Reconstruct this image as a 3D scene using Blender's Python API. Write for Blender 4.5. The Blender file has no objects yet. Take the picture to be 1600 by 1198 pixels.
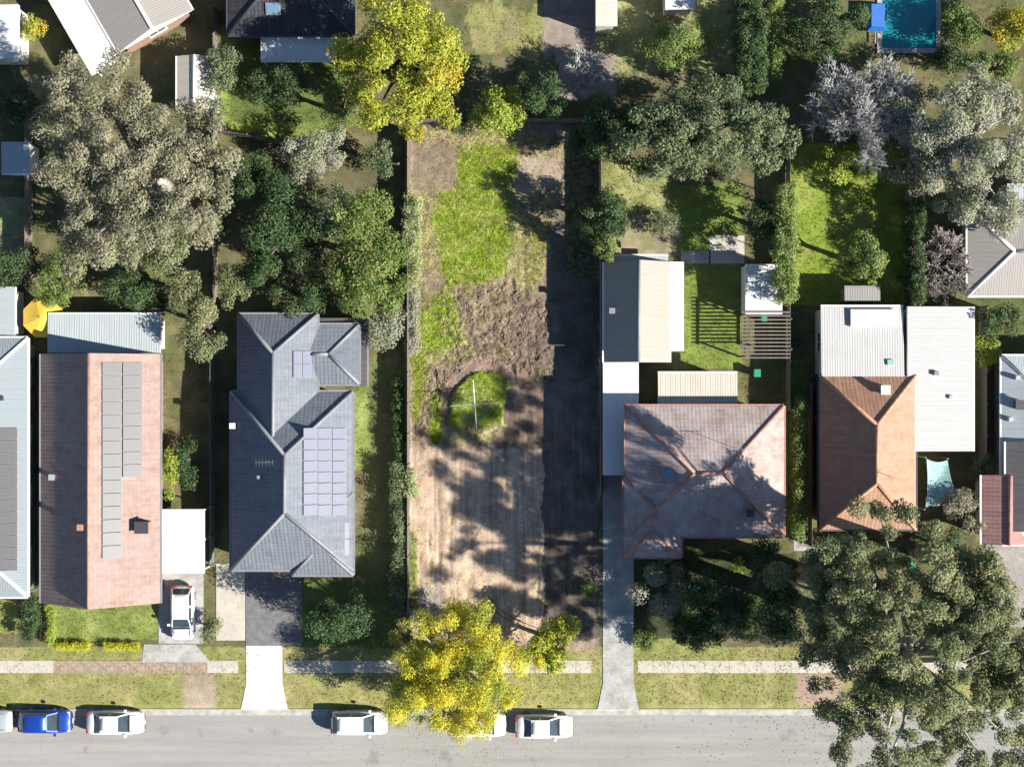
import bpy, math, random
import numpy as np
from mathutils import Vector, Matrix

# ------------------------------------------------------------------ camera, world, sun, exposure
SC = bpy.context.scene
COL = SC.collection
H = 110.0                       # drone height above the ground, metres
PXM = 20.0                      # photograph pixels per metre on the ground
SUN_AZ = math.radians(-20.0)    # direction towards the sun in the ground plane (x right, y up in the picture)
SUN_EL = math.radians(34.0)

cam_d = bpy.data.cameras.new('camera'); cam = bpy.data.objects.new('camera', cam_d); COL.objects.link(cam)
cam.location = (0, 0, H); cam.rotation_euler = (0, 0, 0)
cam_d.sensor_width = 36.0; cam_d.lens = 36.0 * H / 80.0; cam_d.clip_end = 2000
SC.camera = cam

world = bpy.data.worlds.new('World'); SC.world = world; world.use_nodes = True
wn = world.node_tree; bg = wn.nodes['Background']
sky = wn.nodes.new('ShaderNodeTexSky'); sky.sky_type = 'NISHITA'; sky.sun_disc = False
sky.sun_elevation = SUN_EL; sky.ozone_density = 4.0; sky.dust_density = .4
sky.sun_rotation = math.pi / 2 - SUN_AZ
wn.links.new(sky.outputs[0], bg.inputs[0]); bg.inputs[1].default_value = 0.054

sun_d = bpy.data.lights.new('sun', 'SUN'); sun_d.energy = 5.0; sun_d.angle = math.radians(0.53); sun_d.color = (1.0, 0.93, 0.82)
sun = bpy.data.objects.new('sun', sun_d); COL.objects.link(sun)
sdir = Vector((math.cos(SUN_EL) * math.cos(SUN_AZ), math.cos(SUN_EL) * math.sin(SUN_AZ), math.sin(SUN_EL)))
sun.rotation_euler = (-sdir).to_track_quat('-Z', 'Y').to_euler()
sun.location = sdir * 150

SC.view_settings.view_transform = 'Standard'; SC.view_settings.look = 'None'
SC.view_settings.exposure = 1.12; SC.view_settings.gamma = 1.0
SC.render.engine = 'CYCLES'
SC.cycles.max_bounces = 6

# ------------------------------------------------------------------ helpers
def W(px, py, z=0.0):
    """point of the place seen at photograph pixel px, py when it lies z metres above the ground"""
    k = (H - z) / H
    return ((px - 800.0) / PXM * k, (599.0 - py) / PXM * k, z)

def tag(o, label=None, cat=None, group=None, kind=None):
    if label: o['label'] = label
    if cat: o['category'] = cat
    if group: o['group'] = group
    if kind: o['kind'] = kind
    return o

def empty(name, loc=(0, 0, 0), rz=0.0):
    o = bpy.data.objects.new(name, None); COL.objects.link(o)
    o.location = loc; o.rotation_euler = (0, 0, rz); o.empty_display_size = 0.3
    return o

def link(name, me, parent=None, loc=None, rot=None, scale=None):
    o = bpy.data.objects.new(name, me); COL.objects.link(o)
    if parent is not None: o.parent = parent
    if loc is not None: o.location = loc
    if rot is not None: o.rotation_euler = rot
    if scale is not None: o.scale = scale
    return o

class MB:
    """collects faces for one mesh; every face has a material slot and may carry uvs"""
    def __init__(s): s.v = []; s.f = []; s.m = []; s.uv = []
    def face(s, pts, mi=0, uv=None):
        b = len(s.v); s.v += [tuple(p) for p in pts]; s.f.append(tuple(range(b, b + len(pts)))); s.m.append(mi); s.uv.append(uv)
    def box(s, x0, y0, z0, x1, y1, z1, mi=0):
        p = [(x0, y0, z0), (x1, y0, z0), (x1, y1, z0), (x0, y1, z0), (x0, y0, z1), (x1, y0, z1), (x1, y1, z1), (x0, y1, z1)]
        b = len(s.v); s.v += p
        for q in ((3, 2, 1, 0), (4, 5, 6, 7), (0, 1, 5, 4), (1, 2, 6, 5), (2, 3, 7, 6), (3, 0, 4, 7)):
            s.f.append(tuple(b + i for i in q)); s.m.append(mi); s.uv.append(None)
        return s
    def bar(s, a, b, w, h, mi=0):
        """a box running from a to b, w wide and h high"""
        a = Vector(a); b = Vector(b); d = (b - a); d.normalize()
        up = Vector((0, 0, 1)) if abs(d.z) < .95 else Vector((1, 0, 0))
        r = d.cross(up).normalized(); u = r.cross(d)
        c = []
        for p in (a, b):
            for sx, sy in ((-1, -1), (1, -1), (1, 1), (-1, 1)): c.append(tuple(p + r * (sx * w / 2) + u * (sy * h / 2)))
        bb = len(s.v); s.v += c
        for q in ((0, 1, 2, 3), (7, 6, 5, 4), (0, 4, 5, 1), (1, 5, 6, 2), (2, 6, 7, 3), (3, 7, 4, 0)):
            s.f.append(tuple(bb + i for i in q)); s.m.append(mi); s.uv.append(None)
        return s
    def tube(s, pts, rad, n=6, mi=0, cap=True):
        pts = [Vector(p) for p in pts]; b0 = len(s.v)
        for i, p in enumerate(pts):
            d = (pts[min(i + 1, len(pts) - 1)] - pts[max(i - 1, 0)])
            if d.length < 1e-6: d = Vector((0, 0, 1))
            d.normalize(); up = Vector((0, 0, 1)) if abs(d.z) < .9 else Vector((1, 0, 0))
            r = d.cross(up).normalized(); u = r.cross(d); rr = rad[i] if hasattr(rad, '__len__') else rad
            for k in range(n):
                a = 2 * math.pi * k / n; s.v.append(tuple(p + r * (math.cos(a) * rr) + u * (math.sin(a) * rr)))
        for i in range(len(pts) - 1):
            for k in range(n):
                k2 = (k + 1) % n; q = b0 + i * n
                s.f.append((q + k, q + n + k, q + n + k2, q + k2)); s.m.append(mi); s.uv.append(None)
        if cap:
            s.f.append(tuple(b0 + k for k in range(n))); s.m.append(mi); s.uv.append(None)
            q = b0 + (len(pts) - 1) * n
            s.f.append(tuple(q + k for k in reversed(range(n)))); s.m.append(mi); s.uv.append(None)
        return s
    def mesh(s, name, mats, smooth=False):
        me = bpy.data.meshes.new(name); me.from_pydata(s.v, [], s.f)
        for m in (mats if isinstance(mats, (list, tuple)) else [mats]): me.materials.append(m)
        me.polygons.foreach_set('material_index', s.m)
        if any(u is not None for u in s.uv):
            l = me.uv_layers.new(name='UVMap'); i = 0
            for f, u in zip(s.f, s.uv):
                for j in range(len(f)):
                    if u is not None: l.data[i].uv = u[j]
                    i += 1
        if smooth: me.polygons.foreach_set('use_smooth', [True] * len(me.polygons))
        me.update(); return me
    def build(s, name, mats, parent=None, smooth=False, **k):
        return link(name, s.mesh(name, mats, smooth), parent, **k)

def np_mesh(name, verts, quads, mat, smooth=False, tris=False):
    n = 3 if tris else 4
    me = bpy.data.meshes.new(name); nv = len(verts); nq = len(quads)
    me.vertices.add(nv); me.vertices.foreach_set('co', np.asarray(verts, np.float32).ravel())
    me.loops.add(nq * n); me.loops.foreach_set('vertex_index', np.asarray(quads, np.int32).ravel())
    me.polygons.add(nq); me.polygons.foreach_set('loop_start', np.arange(0, nq * n, n, dtype=np.int32))
    me.polygons.foreach_set('loop_total', np.full(nq, n, np.int32))
    if smooth: me.polygons.foreach_set('use_smooth', np.ones(nq, bool))
    me.materials.append(mat); me.update(calc_edges=True); return me

def vnoise(x, y, seed=0):
    """smooth value noise in 0..1"""
    xi = np.floor(x).astype(np.int64); yi = np.floor(y).astype(np.int64); fx = x - xi; fy = y - yi
    fx = fx * fx * (3 - 2 * fx); fy = fy * fy * (3 - 2 * fy)
    def h(a, b):
        n = (a * 374761393 + b * 668265263 + seed * 974711) & 0xffffffff
        n = ((n ^ (n >> 13)) * 1274126177) & 0xffffffff
        return ((n ^ (n >> 16)) & 0xffff) / 65535.0
    return (h(xi, yi) * (1 - fx) + h(xi + 1, yi) * fx) * (1 - fy) + (h(xi, yi + 1) * (1 - fx) + h(xi + 1, yi + 1) * fx) * fy

def fnoise(x, y, seed=0, o=4):
    t = 0; a = .5
    for i in range(o): t = t + a * vnoise(x * 2 ** i, y * 2 ** i, seed + 17 * i); a *= .5
    return t / (1 - .5 ** o)

def inpoly(x, y, poly):
    r = np.zeros(x.shape, bool); n = len(poly)
    for i in range(n):
        x0, y0 = poly[i]; x1, y1 = poly[(i + 1) % n]
        if y0 == y1: continue
        c = ((y0 > y) != (y1 > y)) & (x < (x1 - x0) * (y - y0) / (y1 - y0) + x0); r ^= c
    return r

# ------------------------------------------------------------------ materials
def lin(r, g, b):
    f = lambda c: ((c / 255.0 + .055) / 1.055) ** 2.4 if c > 10 else c / 255.0 / 12.92
    return (f(r), f(g), f(b), 1)

def new_mat(name):
    m = bpy.data.materials.new(name); m.use_nodes = True
    nt = m.node_tree; return m, nt, nt.nodes['Principled BSDF']

def N(nt, t, **k):
    n = nt.nodes.new(t)
    for a, b in k.items():
        if a.startswith('i_'): n.inputs[a[2:].replace('_', ' ')].default_value = b
        else: setattr(n, a, b)
    return n

def mixc(nt, fac, a, b, blend='MIX'):
    n = nt.nodes.new('ShaderNodeMix'); n.data_type = 'RGBA'; n.blend_type = blend
    for i, s in ((0, fac), (6, a), (7, b)):
        if isinstance(s, bpy.types.NodeSocket): nt.links.new(s, n.inputs[i])
        else: n.inputs[i].default_value = s
    return n.outputs[2]

def ramp(nt, src, *stops):
    n = nt.nodes.new('ShaderNodeValToRGB'); e = n.color_ramp.elements
    while len(e) < len(stops): e.new(.5)
    for i, (p, c) in enumerate(stops): e[i].position = p; e[i].color = c if hasattr(c, '__len__') else (c, c, c, 1)
    nt.links.new(src, n.inputs[0]); return n.outputs[0]

def bump(nt, bs, h, strength=.4, dist=.02):
    b = nt.nodes.new('ShaderNodeBump'); b.inputs['Strength'].default_value = strength; b.inputs['Distance'].default_value = dist
    nt.links.new(h, b.inputs['Height']); nt.links.new(b.outputs[0], bs.inputs['Normal'])

def noise(nt, scale, detail=4, vec=None, rough=.55):
    n = N(nt, 'ShaderNodeTexNoise', i_Scale=scale, i_Detail=detail, i_Roughness=rough)
    if vec is None: vec = nt.nodes.new('ShaderNodeTexCoord').outputs['Object']
    nt.links.new(vec, n.inputs['Vector']); return n.outputs['Fac']

def plain(name, c, rough=.6, metal=0.0, var=.15, scale=3.0, bmp=0.0):
    m, nt, bs = new_mat(name); bs.inputs['Roughness'].default_value = rough; bs.inputs['Metallic'].default_value = metal
    f = ramp(nt, noise(nt, scale), (.3, 1 - var), (.7, 1 + var * .5))
    nt.links.new(mixc(nt, 1.0, (c[0], c[1], c[2], 1), f, 'MULTIPLY'), bs.inputs['Base Color'])
    if bmp: bump(nt, bs, noise(nt, scale * 6), .5, bmp)
    return m

def tile_mat(name, c1, c2, lichen=None, lf=.5, tw=.30, th=.33):
    m, nt, bs = new_mat(name); bs.inputs['Roughness'].default_value = .72; bs.inputs['Specular IOR Level'].default_value = .35
    uv = nt.nodes.new('ShaderNodeUVMap').outputs[0]
    br = N(nt, 'ShaderNodeTexBrick', offset=0.0, i_Scale=1.0, i_Mortar_Size=.014, i_Mortar_Smooth=.3, i_Bias=0.0, i_Brick_Width=tw, i_Row_Height=th)
    br.inputs['Color1'].default_value = (*c1[:3], 1); br.inputs['Color2'].default_value = (*c2[:3], 1)
    br.inputs['Mortar'].default_value = tuple(.68 * x for x in c1[:3]) + (1,)
    nt.links.new(uv, br.inputs['Vector']); c = br.outputs['Color']
    c = mixc(nt, .55, c, ramp(nt, noise(nt, 1.1, 6, rough=.7), (.3, .62), (.72, 1.25)), 'MULTIPLY')
    smp = N(nt, 'ShaderNodeMapping'); smp.inputs['Scale'].default_value = (2.2, .22, 1); nt.links.new(uv, smp.inputs['Vector'])
    c = mixc(nt, .8, c, ramp(nt, noise(nt, 1.0, 6, smp.outputs[0], .7), (.3, .72), (.7, 1.2)), 'MULTIPLY')
    if lichen is not None:
        c = mixc(nt, ramp(nt, noise(nt, .55, 7, rough=.72), (.5 - lf * .12, 0.0), (.68, lf)), c, (*lichen[:3], 1))
    nt.links.new(c, bs.inputs['Base Color'])
    sx = nt.nodes.new('ShaderNodeSeparateXYZ'); nt.links.new(uv, sx.inputs[0])
    def saw(sock, per, fn):
        d = N(nt, 'ShaderNodeMath', operation='DIVIDE'); nt.links.new(sock, d.inputs[0]); d.inputs[1].default_value = per
        f = N(nt, 'ShaderNodeMath', operation='FRACT' if fn == 'saw' else 'SINE')
        if fn == 'sin':
            q = N(nt, 'ShaderNodeMath', operation='MULTIPLY'); nt.links.new(d.outputs[0], q.inputs[0]); q.inputs[1].default_value = 2 * math.pi; nt.links.new(q.outputs[0], f.inputs[0])
        else: nt.links.new(d.outputs[0], f.inputs[0])
        return f.outputs[0]
    a = saw(sx.outputs[1], th, 'saw'); b = saw(sx.outputs[0], tw, 'sin')
    mm = N(nt, 'ShaderNodeMath', operation='MULTIPLY_ADD'); nt.links.new(b, mm.inputs[0]); mm.inputs[1].default_value = .22
    inv = N(nt, 'ShaderNodeMath', operation='SUBTRACT'); inv.inputs[0].default_value = 1.0; nt.links.new(a, inv.inputs[1]); nt.links.new(inv.outputs[0], mm.inputs[2])
    bump(nt, bs, mm.outputs[0], .55, .04)
    return m

def sheet_mat(name, c, rough=.45, dirt=.18, rib=.19, dirtc=(.25, .22, .18)):
    m, nt, bs = new_mat(name); bs.inputs['Roughness'].default_value = rough; bs.inputs['Specular IOR Level'].default_value = .4
    uv = nt.nodes.new('ShaderNodeUVMap').outputs[0]
    sx = nt.nodes.new('ShaderNodeSeparateXYZ'); nt.links.new(uv, sx.inputs[0])
    d = N(nt, 'ShaderNodeMath', operation='DIVIDE'); nt.links.new(sx.outputs[0], d.inputs[0]); d.inputs[1].default_value = rib
    f = N(nt, 'ShaderNodeMath', operation='FRACT'); nt.links.new(d.outputs[0], f.inputs[0])
    r = ramp(nt, f.outputs[0], (.0, 1.0), (.14, 1.0), (.22, 0.0), (.92, 0.0), (1.0, 1.0))
    mp = N(nt, 'ShaderNodeMapping'); mp.inputs['Scale'].default_value = (3.0, .25, 1); nt.links.new(uv, mp.inputs['Vector'])
    cc = mixc(nt, ramp(nt, noise(nt, 1.0, 6, mp.outputs[0], .7), (.42, 0.0), (.8, dirt)), (*c[:3], 1), (*dirtc, 1))
    cc = mixc(nt, ramp(nt, noise(nt, .7, 6, rough=.7), (.45, 0.0), (.8, dirt)), cc, (*dirtc, 1))
    cc = mixc(nt, 1.0, cc, ramp(nt, f.outputs[0], (.0, 1.0), (.2, 1.0), (.3, .86), (.42, 1.0), (1.0, 1.0)), 'MULTIPLY')
    d2 = N(nt, 'ShaderNodeMath', operation='DIVIDE'); nt.links.new(sx.outputs[0], d2.inputs[0]); d2.inputs[1].default_value = rib * 4
    f2 = N(nt, 'ShaderNodeMath', operation='FRACT'); nt.links.new(d2.outputs[0], f2.inputs[0])
    cc = mixc(nt, 1.0, cc, ramp(nt, f2.outputs[0], (.0, .78), (.05, 1.0), (1.0, 1.0)), 'MULTIPLY')
    nt.links.new(cc, bs.inputs['Base Color'])
    bump(nt, bs, r, .6, .03)
    return m

def leaf_mat(name, a, b, c=None, trans=.25, cs=.55, cf=.5):
    """a..b vary leaf by leaf; c marks patches of another colour in the crown"""
    m, nt, bs = new_mat(name); bs.inputs['Roughness'].default_value = .55; bs.inputs['Specular IOR Level'].default_value = .3
    g = nt.nodes.new('ShaderNodeNewGeometry')
    col = mixc(nt, g.outputs['Random Per Island'], (*a, 1), (*b, 1))
    pos = g.outputs['Position']
    col = mixc(nt, ramp(nt, noise(nt, .8, 3, pos), (.4, 0.0), (.65, .55)), col, (*[x * .72 for x in a], 1))
    if c is not None:
        col = mixc(nt, ramp(nt, noise(nt, cs, 3, pos), (cf - .07, 0.0), (cf + .07, .9)), col, (*c, 1))
    nt.links.new(col, bs.inputs['Base Color'])
    t = nt.nodes.new('ShaderNodeBsdfTranslucent'); nt.links.new(col, t.inputs[0])
    mx = nt.nodes.new('ShaderNodeMixShader'); mx.inputs[0].default_value = trans
    nt.links.new(bs.outputs[0], mx.inputs[1]); nt.links.new(t.outputs[0], mx.inputs[2])
    nt.links.new(mx.outputs[0], nt.nodes['Material Output'].inputs[0])
    return m

def ground_mat():
    m, nt, bs = new_mat('ground_cover'); bs.inputs['Roughness'].default_value = .95; bs.inputs['Specular IOR Level'].default_value = .1
    at = N(nt, 'ShaderNodeVertexColor', layer_name='Col')
    c = mixc(nt, 1.0, at.outputs[0], ramp(nt, noise(nt, 9, 5, rough=.75), (.28, .55), (.72, 1.4)), 'MULTIPLY')
    c = mixc(nt, .7, c, ramp(nt, noise(nt, 1.3, 4), (.3, .78), (.7, 1.2)), 'MULTIPLY')
    nt.links.new(c, bs.inputs['Base Color'])
    bump(nt, bs, noise(nt, 16, 5, rough=.75), .7, .05)
    return m

def asphalt_mat():
    m, nt, bs = new_mat('asphalt'); bs.inputs['Roughness'].default_value = .9; bs.inputs['Specular IOR Level'].default_value = .2
    tc = nt.nodes.new('ShaderNodeTexCoord').outputs['Object']
    mp = N(nt, 'ShaderNodeMapping'); mp.inputs['Scale'].default_value = (.06, .8, 1); nt.links.new(tc, mp.inputs['Vector'])
    a = ramp(nt, noise(nt, 1.5, 6, mp.outputs[0], .65), (.32, (.25, .248, .24, 1)), (.7, (.325, .32, .31, 1)))
    c = mixc(nt, .8, a, ramp(nt, noise(nt, 30, 3, rough=.8), (.3, .75), (.7, 1.2)), 'MULTIPLY')
    c = mixc(nt, ramp(nt, noise(nt, .5, 5), (.62, 0.0), (.7, .35)), c, (.1, .1, .1, 1))
    v = N(nt, 'ShaderNodeTexVoronoi', feature='DISTANCE_TO_EDGE', i_Scale=.35)
    nz = N(nt, 'ShaderNodeTexNoise', i_Scale=.8, i_Detail=5); nt.links.new(tc, nz.inputs['Vector'])
    vm = N(nt, 'ShaderNodeVectorMath', operation='ADD'); nt.links.new(tc, vm.inputs[0]); nt.links.new(nz.outputs['Color'], vm.inputs[1]); nt.links.new(vm.outputs[0], v.inputs['Vector'])
    c = mixc(nt, ramp(nt, v.outputs['Distance'], (0.0, .22), (.005, 0.0)), c, (.06, .06, .06, 1))
    nt.links.new(c, bs.inputs['Base Color']); bump(nt, bs, noise(nt, 60, 3, rough=.8), .4, .01)
    return m

def panel_mat(name, c, grid):
    m, nt, bs = new_mat(name); bs.inputs['Roughness'].default_value = .42; bs.inputs['Specular IOR Level'].default_value = .3
    uv = nt.nodes.new('ShaderNodeUVMap').outputs[0]
    br = N(nt, 'ShaderNodeTexBrick', offset=0.0, i_Scale=1.0, i_Mortar_Size=.006, i_Brick_Width=.16, i_Row_Height=.16)
    br.inputs['Color1'].default_value = (*c, 1); br.inputs['Color2'].default_value = tuple(x * 1.12 for x in c) + (1,); br.inputs['Mortar'].default_value = (*grid, 1)
    nt.links.new(uv, br.inputs['Vector']); nt.links.new(br.outputs[0], bs.inputs['Base Color'])
    return m

def glass_mat(name, c=(.02, .03, .04), rough=.06):
    m, nt, bs = new_mat(name); bs.inputs['Base Color'].default_value = (*c, 1); bs.inputs['Roughness'].default_value = rough; bs.inputs['Specular IOR Level'].default_value = .8
    return m

def paint_mat(name, c, metal=0.0):
    m, nt, bs = new_mat(name); bs.inputs['Roughness'].default_value = .35; bs.inputs['Metallic'].default_value = metal
    f = ramp(nt, noise(nt, 2.2, 5), (.3, .9), (.75, 1.03))
    nt.links.new(mixc(nt, 1.0, (*c, 1), f, 'MULTIPLY'), bs.inputs['Base Color'])
    bs.inputs['Coat Weight'].default_value = .6; bs.inputs['Coat Roughness'].default_value = .08
    return m

def brick_mat(name, a, b, mortar=(.4, .37, .33)):
    m, nt, bs = new_mat(name); bs.inputs['Roughness'].default_value = .9
    tc = nt.nodes.new('ShaderNodeTexCoord').outputs['Object']
    sx = nt.nodes.new('ShaderNodeSeparateXYZ'); nt.links.new(tc, sx.inputs[0])
    ad = N(nt, 'ShaderNodeMath', operation='ADD'); nt.links.new(sx.outputs[0], ad.inputs[0]); nt.links.new(sx.outputs[1], ad.inputs[1])
    cb = nt.nodes.new('ShaderNodeCombineXYZ'); nt.links.new(ad.outputs[0], cb.inputs[0]); nt.links.new(sx.outputs[2], cb.inputs[1])
    br = N(nt, 'ShaderNodeTexBrick', i_Scale=1.0, i_Mortar_Size=.01, i_Brick_Width=.24, i_Row_Height=.086)
    br.inputs['Color1'].default_value = (*a, 1); br.inputs['Color2'].default_value = (*b, 1); br.inputs['Mortar'].default_value = (*mortar, 1)
    nt.links.new(cb.outputs[0], br.inputs['Vector']); nt.links.new(br.outputs[0], bs.inputs['Base Color'])
    return m

M = dict(
    ground=ground_mat(), asphalt=asphalt_mat(),
    concrete=plain('concrete', (.46, .435, .385), .9, var=.14, scale=.7, bmp=.004),
    pale_concrete=plain('pale_concrete', (.66, .65, .62), .85, var=.14, scale=1.2, bmp=.003),
    grey_concrete=plain('grey_concrete', (.38, .38, .375), .9, var=.3, scale=1.1, bmp=.004),
    dark_paving=plain('dark_paving', (.16, .16, .17), .85, var=.3, scale=2, bmp=.004),
    kerb=plain('kerb_concrete', (.40, .39, .36), .9, var=.3, scale=2, bmp=.004),
    gravel=plain('brown_gravel', (.33, .26, .2), .95, var=.4, scale=4, bmp=.02),
    grey_tile=tile_mat('grey_roof_tile', (.15, .175, .215), (.175, .20, .24), (.14, .155, .17), .5),
    brown_tile=tile_mat('terracotta_roof_tile', (.35, .235, .20), (.29, .20, .175), (.27, .235, .225), .75),
    red_tile=tile_mat('weathered_red_roof_tile', (.35, .26, .24), (.30, .235, .22), (.42, .38, .37), .95),
    orange_tile=tile_mat('orange_roof_tile', (.42, .235, .15), (.35, .20, .135), (.29, .215, .175), .6),
    dark_tile=tile_mat('dark_roof_tile', (.035, .037, .045), (.055, .055, .065), (.09, .08, .08), .3),
    pink_tile=tile_mat('pink_roof_tile', (.34, .19, .18), (.30, .18, .17)),
    white_sheet=sheet_mat('white_roof_sheet', (.47, .48, .485)),
    bright_sheet=sheet_mat('bright_white_roof_sheet', (.66, .67, .67), dirt=.16),
    blue_sheet=sheet_mat('pale_blue_roof_sheet', (.39, .45, .48), dirt=.2),
    bluegrey_sheet=sheet_mat('blue_grey_roof_sheet', (.24, .29, .325), dirt=.25),
    grey_sheet=sheet_mat('grey_roof_sheet', (.30, .29, .275), dirt=.3),
    dark_sheet=sheet_mat('dark_roof_sheet', (.075, .075, .085), dirt=.25),
    tan_sheet=sheet_mat('tan_roof_sheet', (.33, .30, .275), dirt=.3),
    cream_sheet=sheet_mat('cream_roof_sheet', (.54, .51, .43), dirt=.25),
    cap_white=plain('white_trim', (.7, .7, .68), .6, var=.1), cap_grey=plain('grey_trim', (.22, .23, .25), .6, var=.15),
    cap_red=plain('red_ridge_tile', (.38, .20, .17), .75, var=.3), cap_orange=plain('orange_ridge_tile', (.44, .24, .16), .75, var=.3),
    cap_brown=plain('brown_ridge_tile', (.36, .21, .17), .75, var=.3), cap_dark=plain('dark_trim', (.05, .05, .06), .6),
    brick=brick_mat('red_brick', (.27, .11, .075), (.21, .09, .065)), cream_brick=brick_mat('cream_brick', (.42, .36, .27), (.37, .31, .23)),
    render=plain('rendered_wall', (.55, .53, .48), .9, var=.12), weatherboard=plain('pale_weatherboard', (.6, .6, .57), .7, var=.1),
    solar=panel_mat('solar_cell', (.10, .102, .112), (.17, .17, .175)), solar_blue=panel_mat('blue_solar_cell', (.12, .135, .20), (.22, .23, .28)),
    alu=plain('aluminium', (.55, .56, .57), .4, .8, .08), steel=plain('galvanised_steel', (.52, .53, .54), .45, .6, .2, 6),
    glass=glass_mat('window_glass'), skyglass=glass_mat('skylight_glass', (.12, .22, .33), .1), car_glass=glass_mat('car_glass', (.035, .055, .07), .05),
    timber=plain('weathered_timber', (.20, .175, .15), .9, var=.35, scale=5), dark_timber=plain('dark_timber', (.09, .075, .065), .9, var=.4, scale=4),
    fence_steel=plain('fence_steel', (.16, .19, .18), .6, var=.15),
    car_white=paint_mat('white_car_paint', (.72, .73, .73)), car_blue=paint_mat('blue_car_paint', (.012, .06, .36), .3), car_silver=paint_mat('silver_car_paint', (.45, .5, .53), .4),
    tyre=plain('tyre_rubber', (.02, .02, .02), .9), black=plain('black_plastic', (.02, .02, .022), .6),
    lamp=plain('lamp_lens', (.75, .76, .78), .15), tail=plain('tail_lens', (.35, .01, .01), .2),
    yellow_cloth=plain('yellow_canvas', (.78, .52, .07), .85, var=.12), water=glass_mat('pool_water', (.01, .20, .24), .05),
    teal=plain('teal_canvas', (.24, .42, .41), .7, var=.15), green_bin=plain('green_plastic', (.02, .25, .13), .5), blue_tarp=plain('blue_tarp', (.03, .15, .5), .6, var=.2, scale=5),
    bark=plain('brown_bark', (.13, .10, .08), .95, var=.4, scale=6, bmp=.03), pale_bark=plain('pale_gum_bark', (.42, .38, .34), .85, var=.3, scale=3, bmp=.01),
    grey_bark=plain('grey_bark', (.34, .32, .31), .9, var=.3, scale=5, bmp=.01),
    straw=plain('dry_straw', (.46, .42, .36), .95, var=.3, scale=8), clod=plain('soil_clod', (.22, .165, .13), .97, var=.4, scale=6),
    l_gum=leaf_mat('gum_leaf', (.25, .245, .16), (.35, .335, .23), (.20, .21, .125), cs=.4, cf=.54),
    l_gum2=leaf_mat('olive_gum_leaf', (.20, .22, .105), (.31, .32, .165), (.135, .17, .075), cs=.45, cf=.5),
    l_pale=leaf_mat('pale_gum_leaf', (.27, .30, .19), (.37, .39, .26), (.33, .33, .28), cs=.4, cf=.52),
    l_green=leaf_mat('green_leaf', (.10, .17, .035), (.22, .30, .075), (.25, .28, .09), cs=.6, cf=.58),
    l_dark=leaf_mat('dark_green_leaf', (.04, .085, .03), (.10, .155, .055)),
    l_sage=leaf_mat('sage_leaf', (.12, .165, .075), (.27, .31, .165), (.07, .115, .06), cs=.6, cf=.56),
    l_lime=leaf_mat('lime_leaf', (.25, .34, .035), (.42, .48, .09)),
    l_yellow=leaf_mat('yellow_wattle_leaf', (.52, .48, .03), (.80, .70, .07), (.26, .32, .045), cs=.5, cf=.51),
    l_yg=leaf_mat('yellow_green_leaf', (.27, .33, .03), (.46, .45, .06), (.56, .40, .05), cs=.25, cf=.6),
    l_young=leaf_mat('fresh_leaf', (.24, .34, .03), (.50, .46, .045)),
    l_varieg=leaf_mat('variegated_leaf', (.20, .28, .06), (.58, .60, .38)),
    l_hedge=leaf_mat('hedge_leaf', (.15, .235, .05), (.30, .37, .12)),
    l_gold=leaf_mat('golden_hedge_leaf', (.46, .48, .015), (.60, .58, .03)),
    l_twig=plain('bare_twig', (.40, .40, .395), .9, var=.25, scale=5), l_twig2=plain('brown_twig', (.36, .32, .29), .9, var=.3),
)

def grass_mat():
    m, nt, bs = new_mat('grass_blade'); bs.inputs['Roughness'].default_value = .7; bs.inputs['Specular IOR Level'].default_value = .15
    at = N(nt, 'ShaderNodeVertexColor', layer_name='Col')
    g = nt.nodes.new('ShaderNodeNewGeometry')
    c = mixc(nt, 1.0, at.outputs[0], ramp(nt, g.outputs['Random Per Island'], (0.0, .65), (1.0, 1.45)), 'MULTIPLY')
    nt.links.new(c, bs.inputs['Base Color'])
    t = nt.nodes.new('ShaderNodeBsdfTranslucent'); nt.links.new(c, t.inputs[0])
    mx = nt.nodes.new('ShaderNodeMixShader'); mx.inputs[0].default_value = .3
    nt.links.new(bs.outputs[0], mx.inputs[1]); nt.links.new(t.outputs[0], mx.inputs[2]); nt.links.new(mx.outputs[0], nt.nodes['Material Output'].inputs[0])
    return m
M['grass'] = grass_mat()

# ------------------------------------------------------------------ the ground sheet
KERB_Y = W(0, 1107)[1]
ROAD_FAR = KERB_Y - 7.6
def axis(f0, f1, step, c0, c1, cstep):
    a = list(np.arange(f0, f1, step)); lo = []; x = f0
    while x > c0: x -= cstep; lo.append(x)
    s = cstep
    while x > -420: s *= 1.5; x -= s; lo.append(x)
    hi = []; x = a[-1]
    while x < c1: x += cstep; hi.append(x)
    s = cstep
    while x < 420: s *= 1.5; x += s; hi.append(x)
    return np.array(lo[::-1] + a + hi)
gx = axis(-8.2, 7.0, .095, -46, 46, .36); gy = axis(-21.0, 20.6, .095, -36, 36, .36)
GX, GY = np.meshgrid(gx, gy); PX = GX * PXM + 800; PY = 599 - GY * PXM
wx = (fnoise(GX * .9, GY * .9, 3) - .5) * 26; wy = (fnoise(GX * .9, GY * .9, 9) - .5) * 26
wx2 = wx + (fnoise(GX * 4, GY * 4, 31, 3) - .5) * 16; wy2 = wy + (fnoise(GX * 4, GY * 4, 37, 3) - .5) * 16

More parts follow.
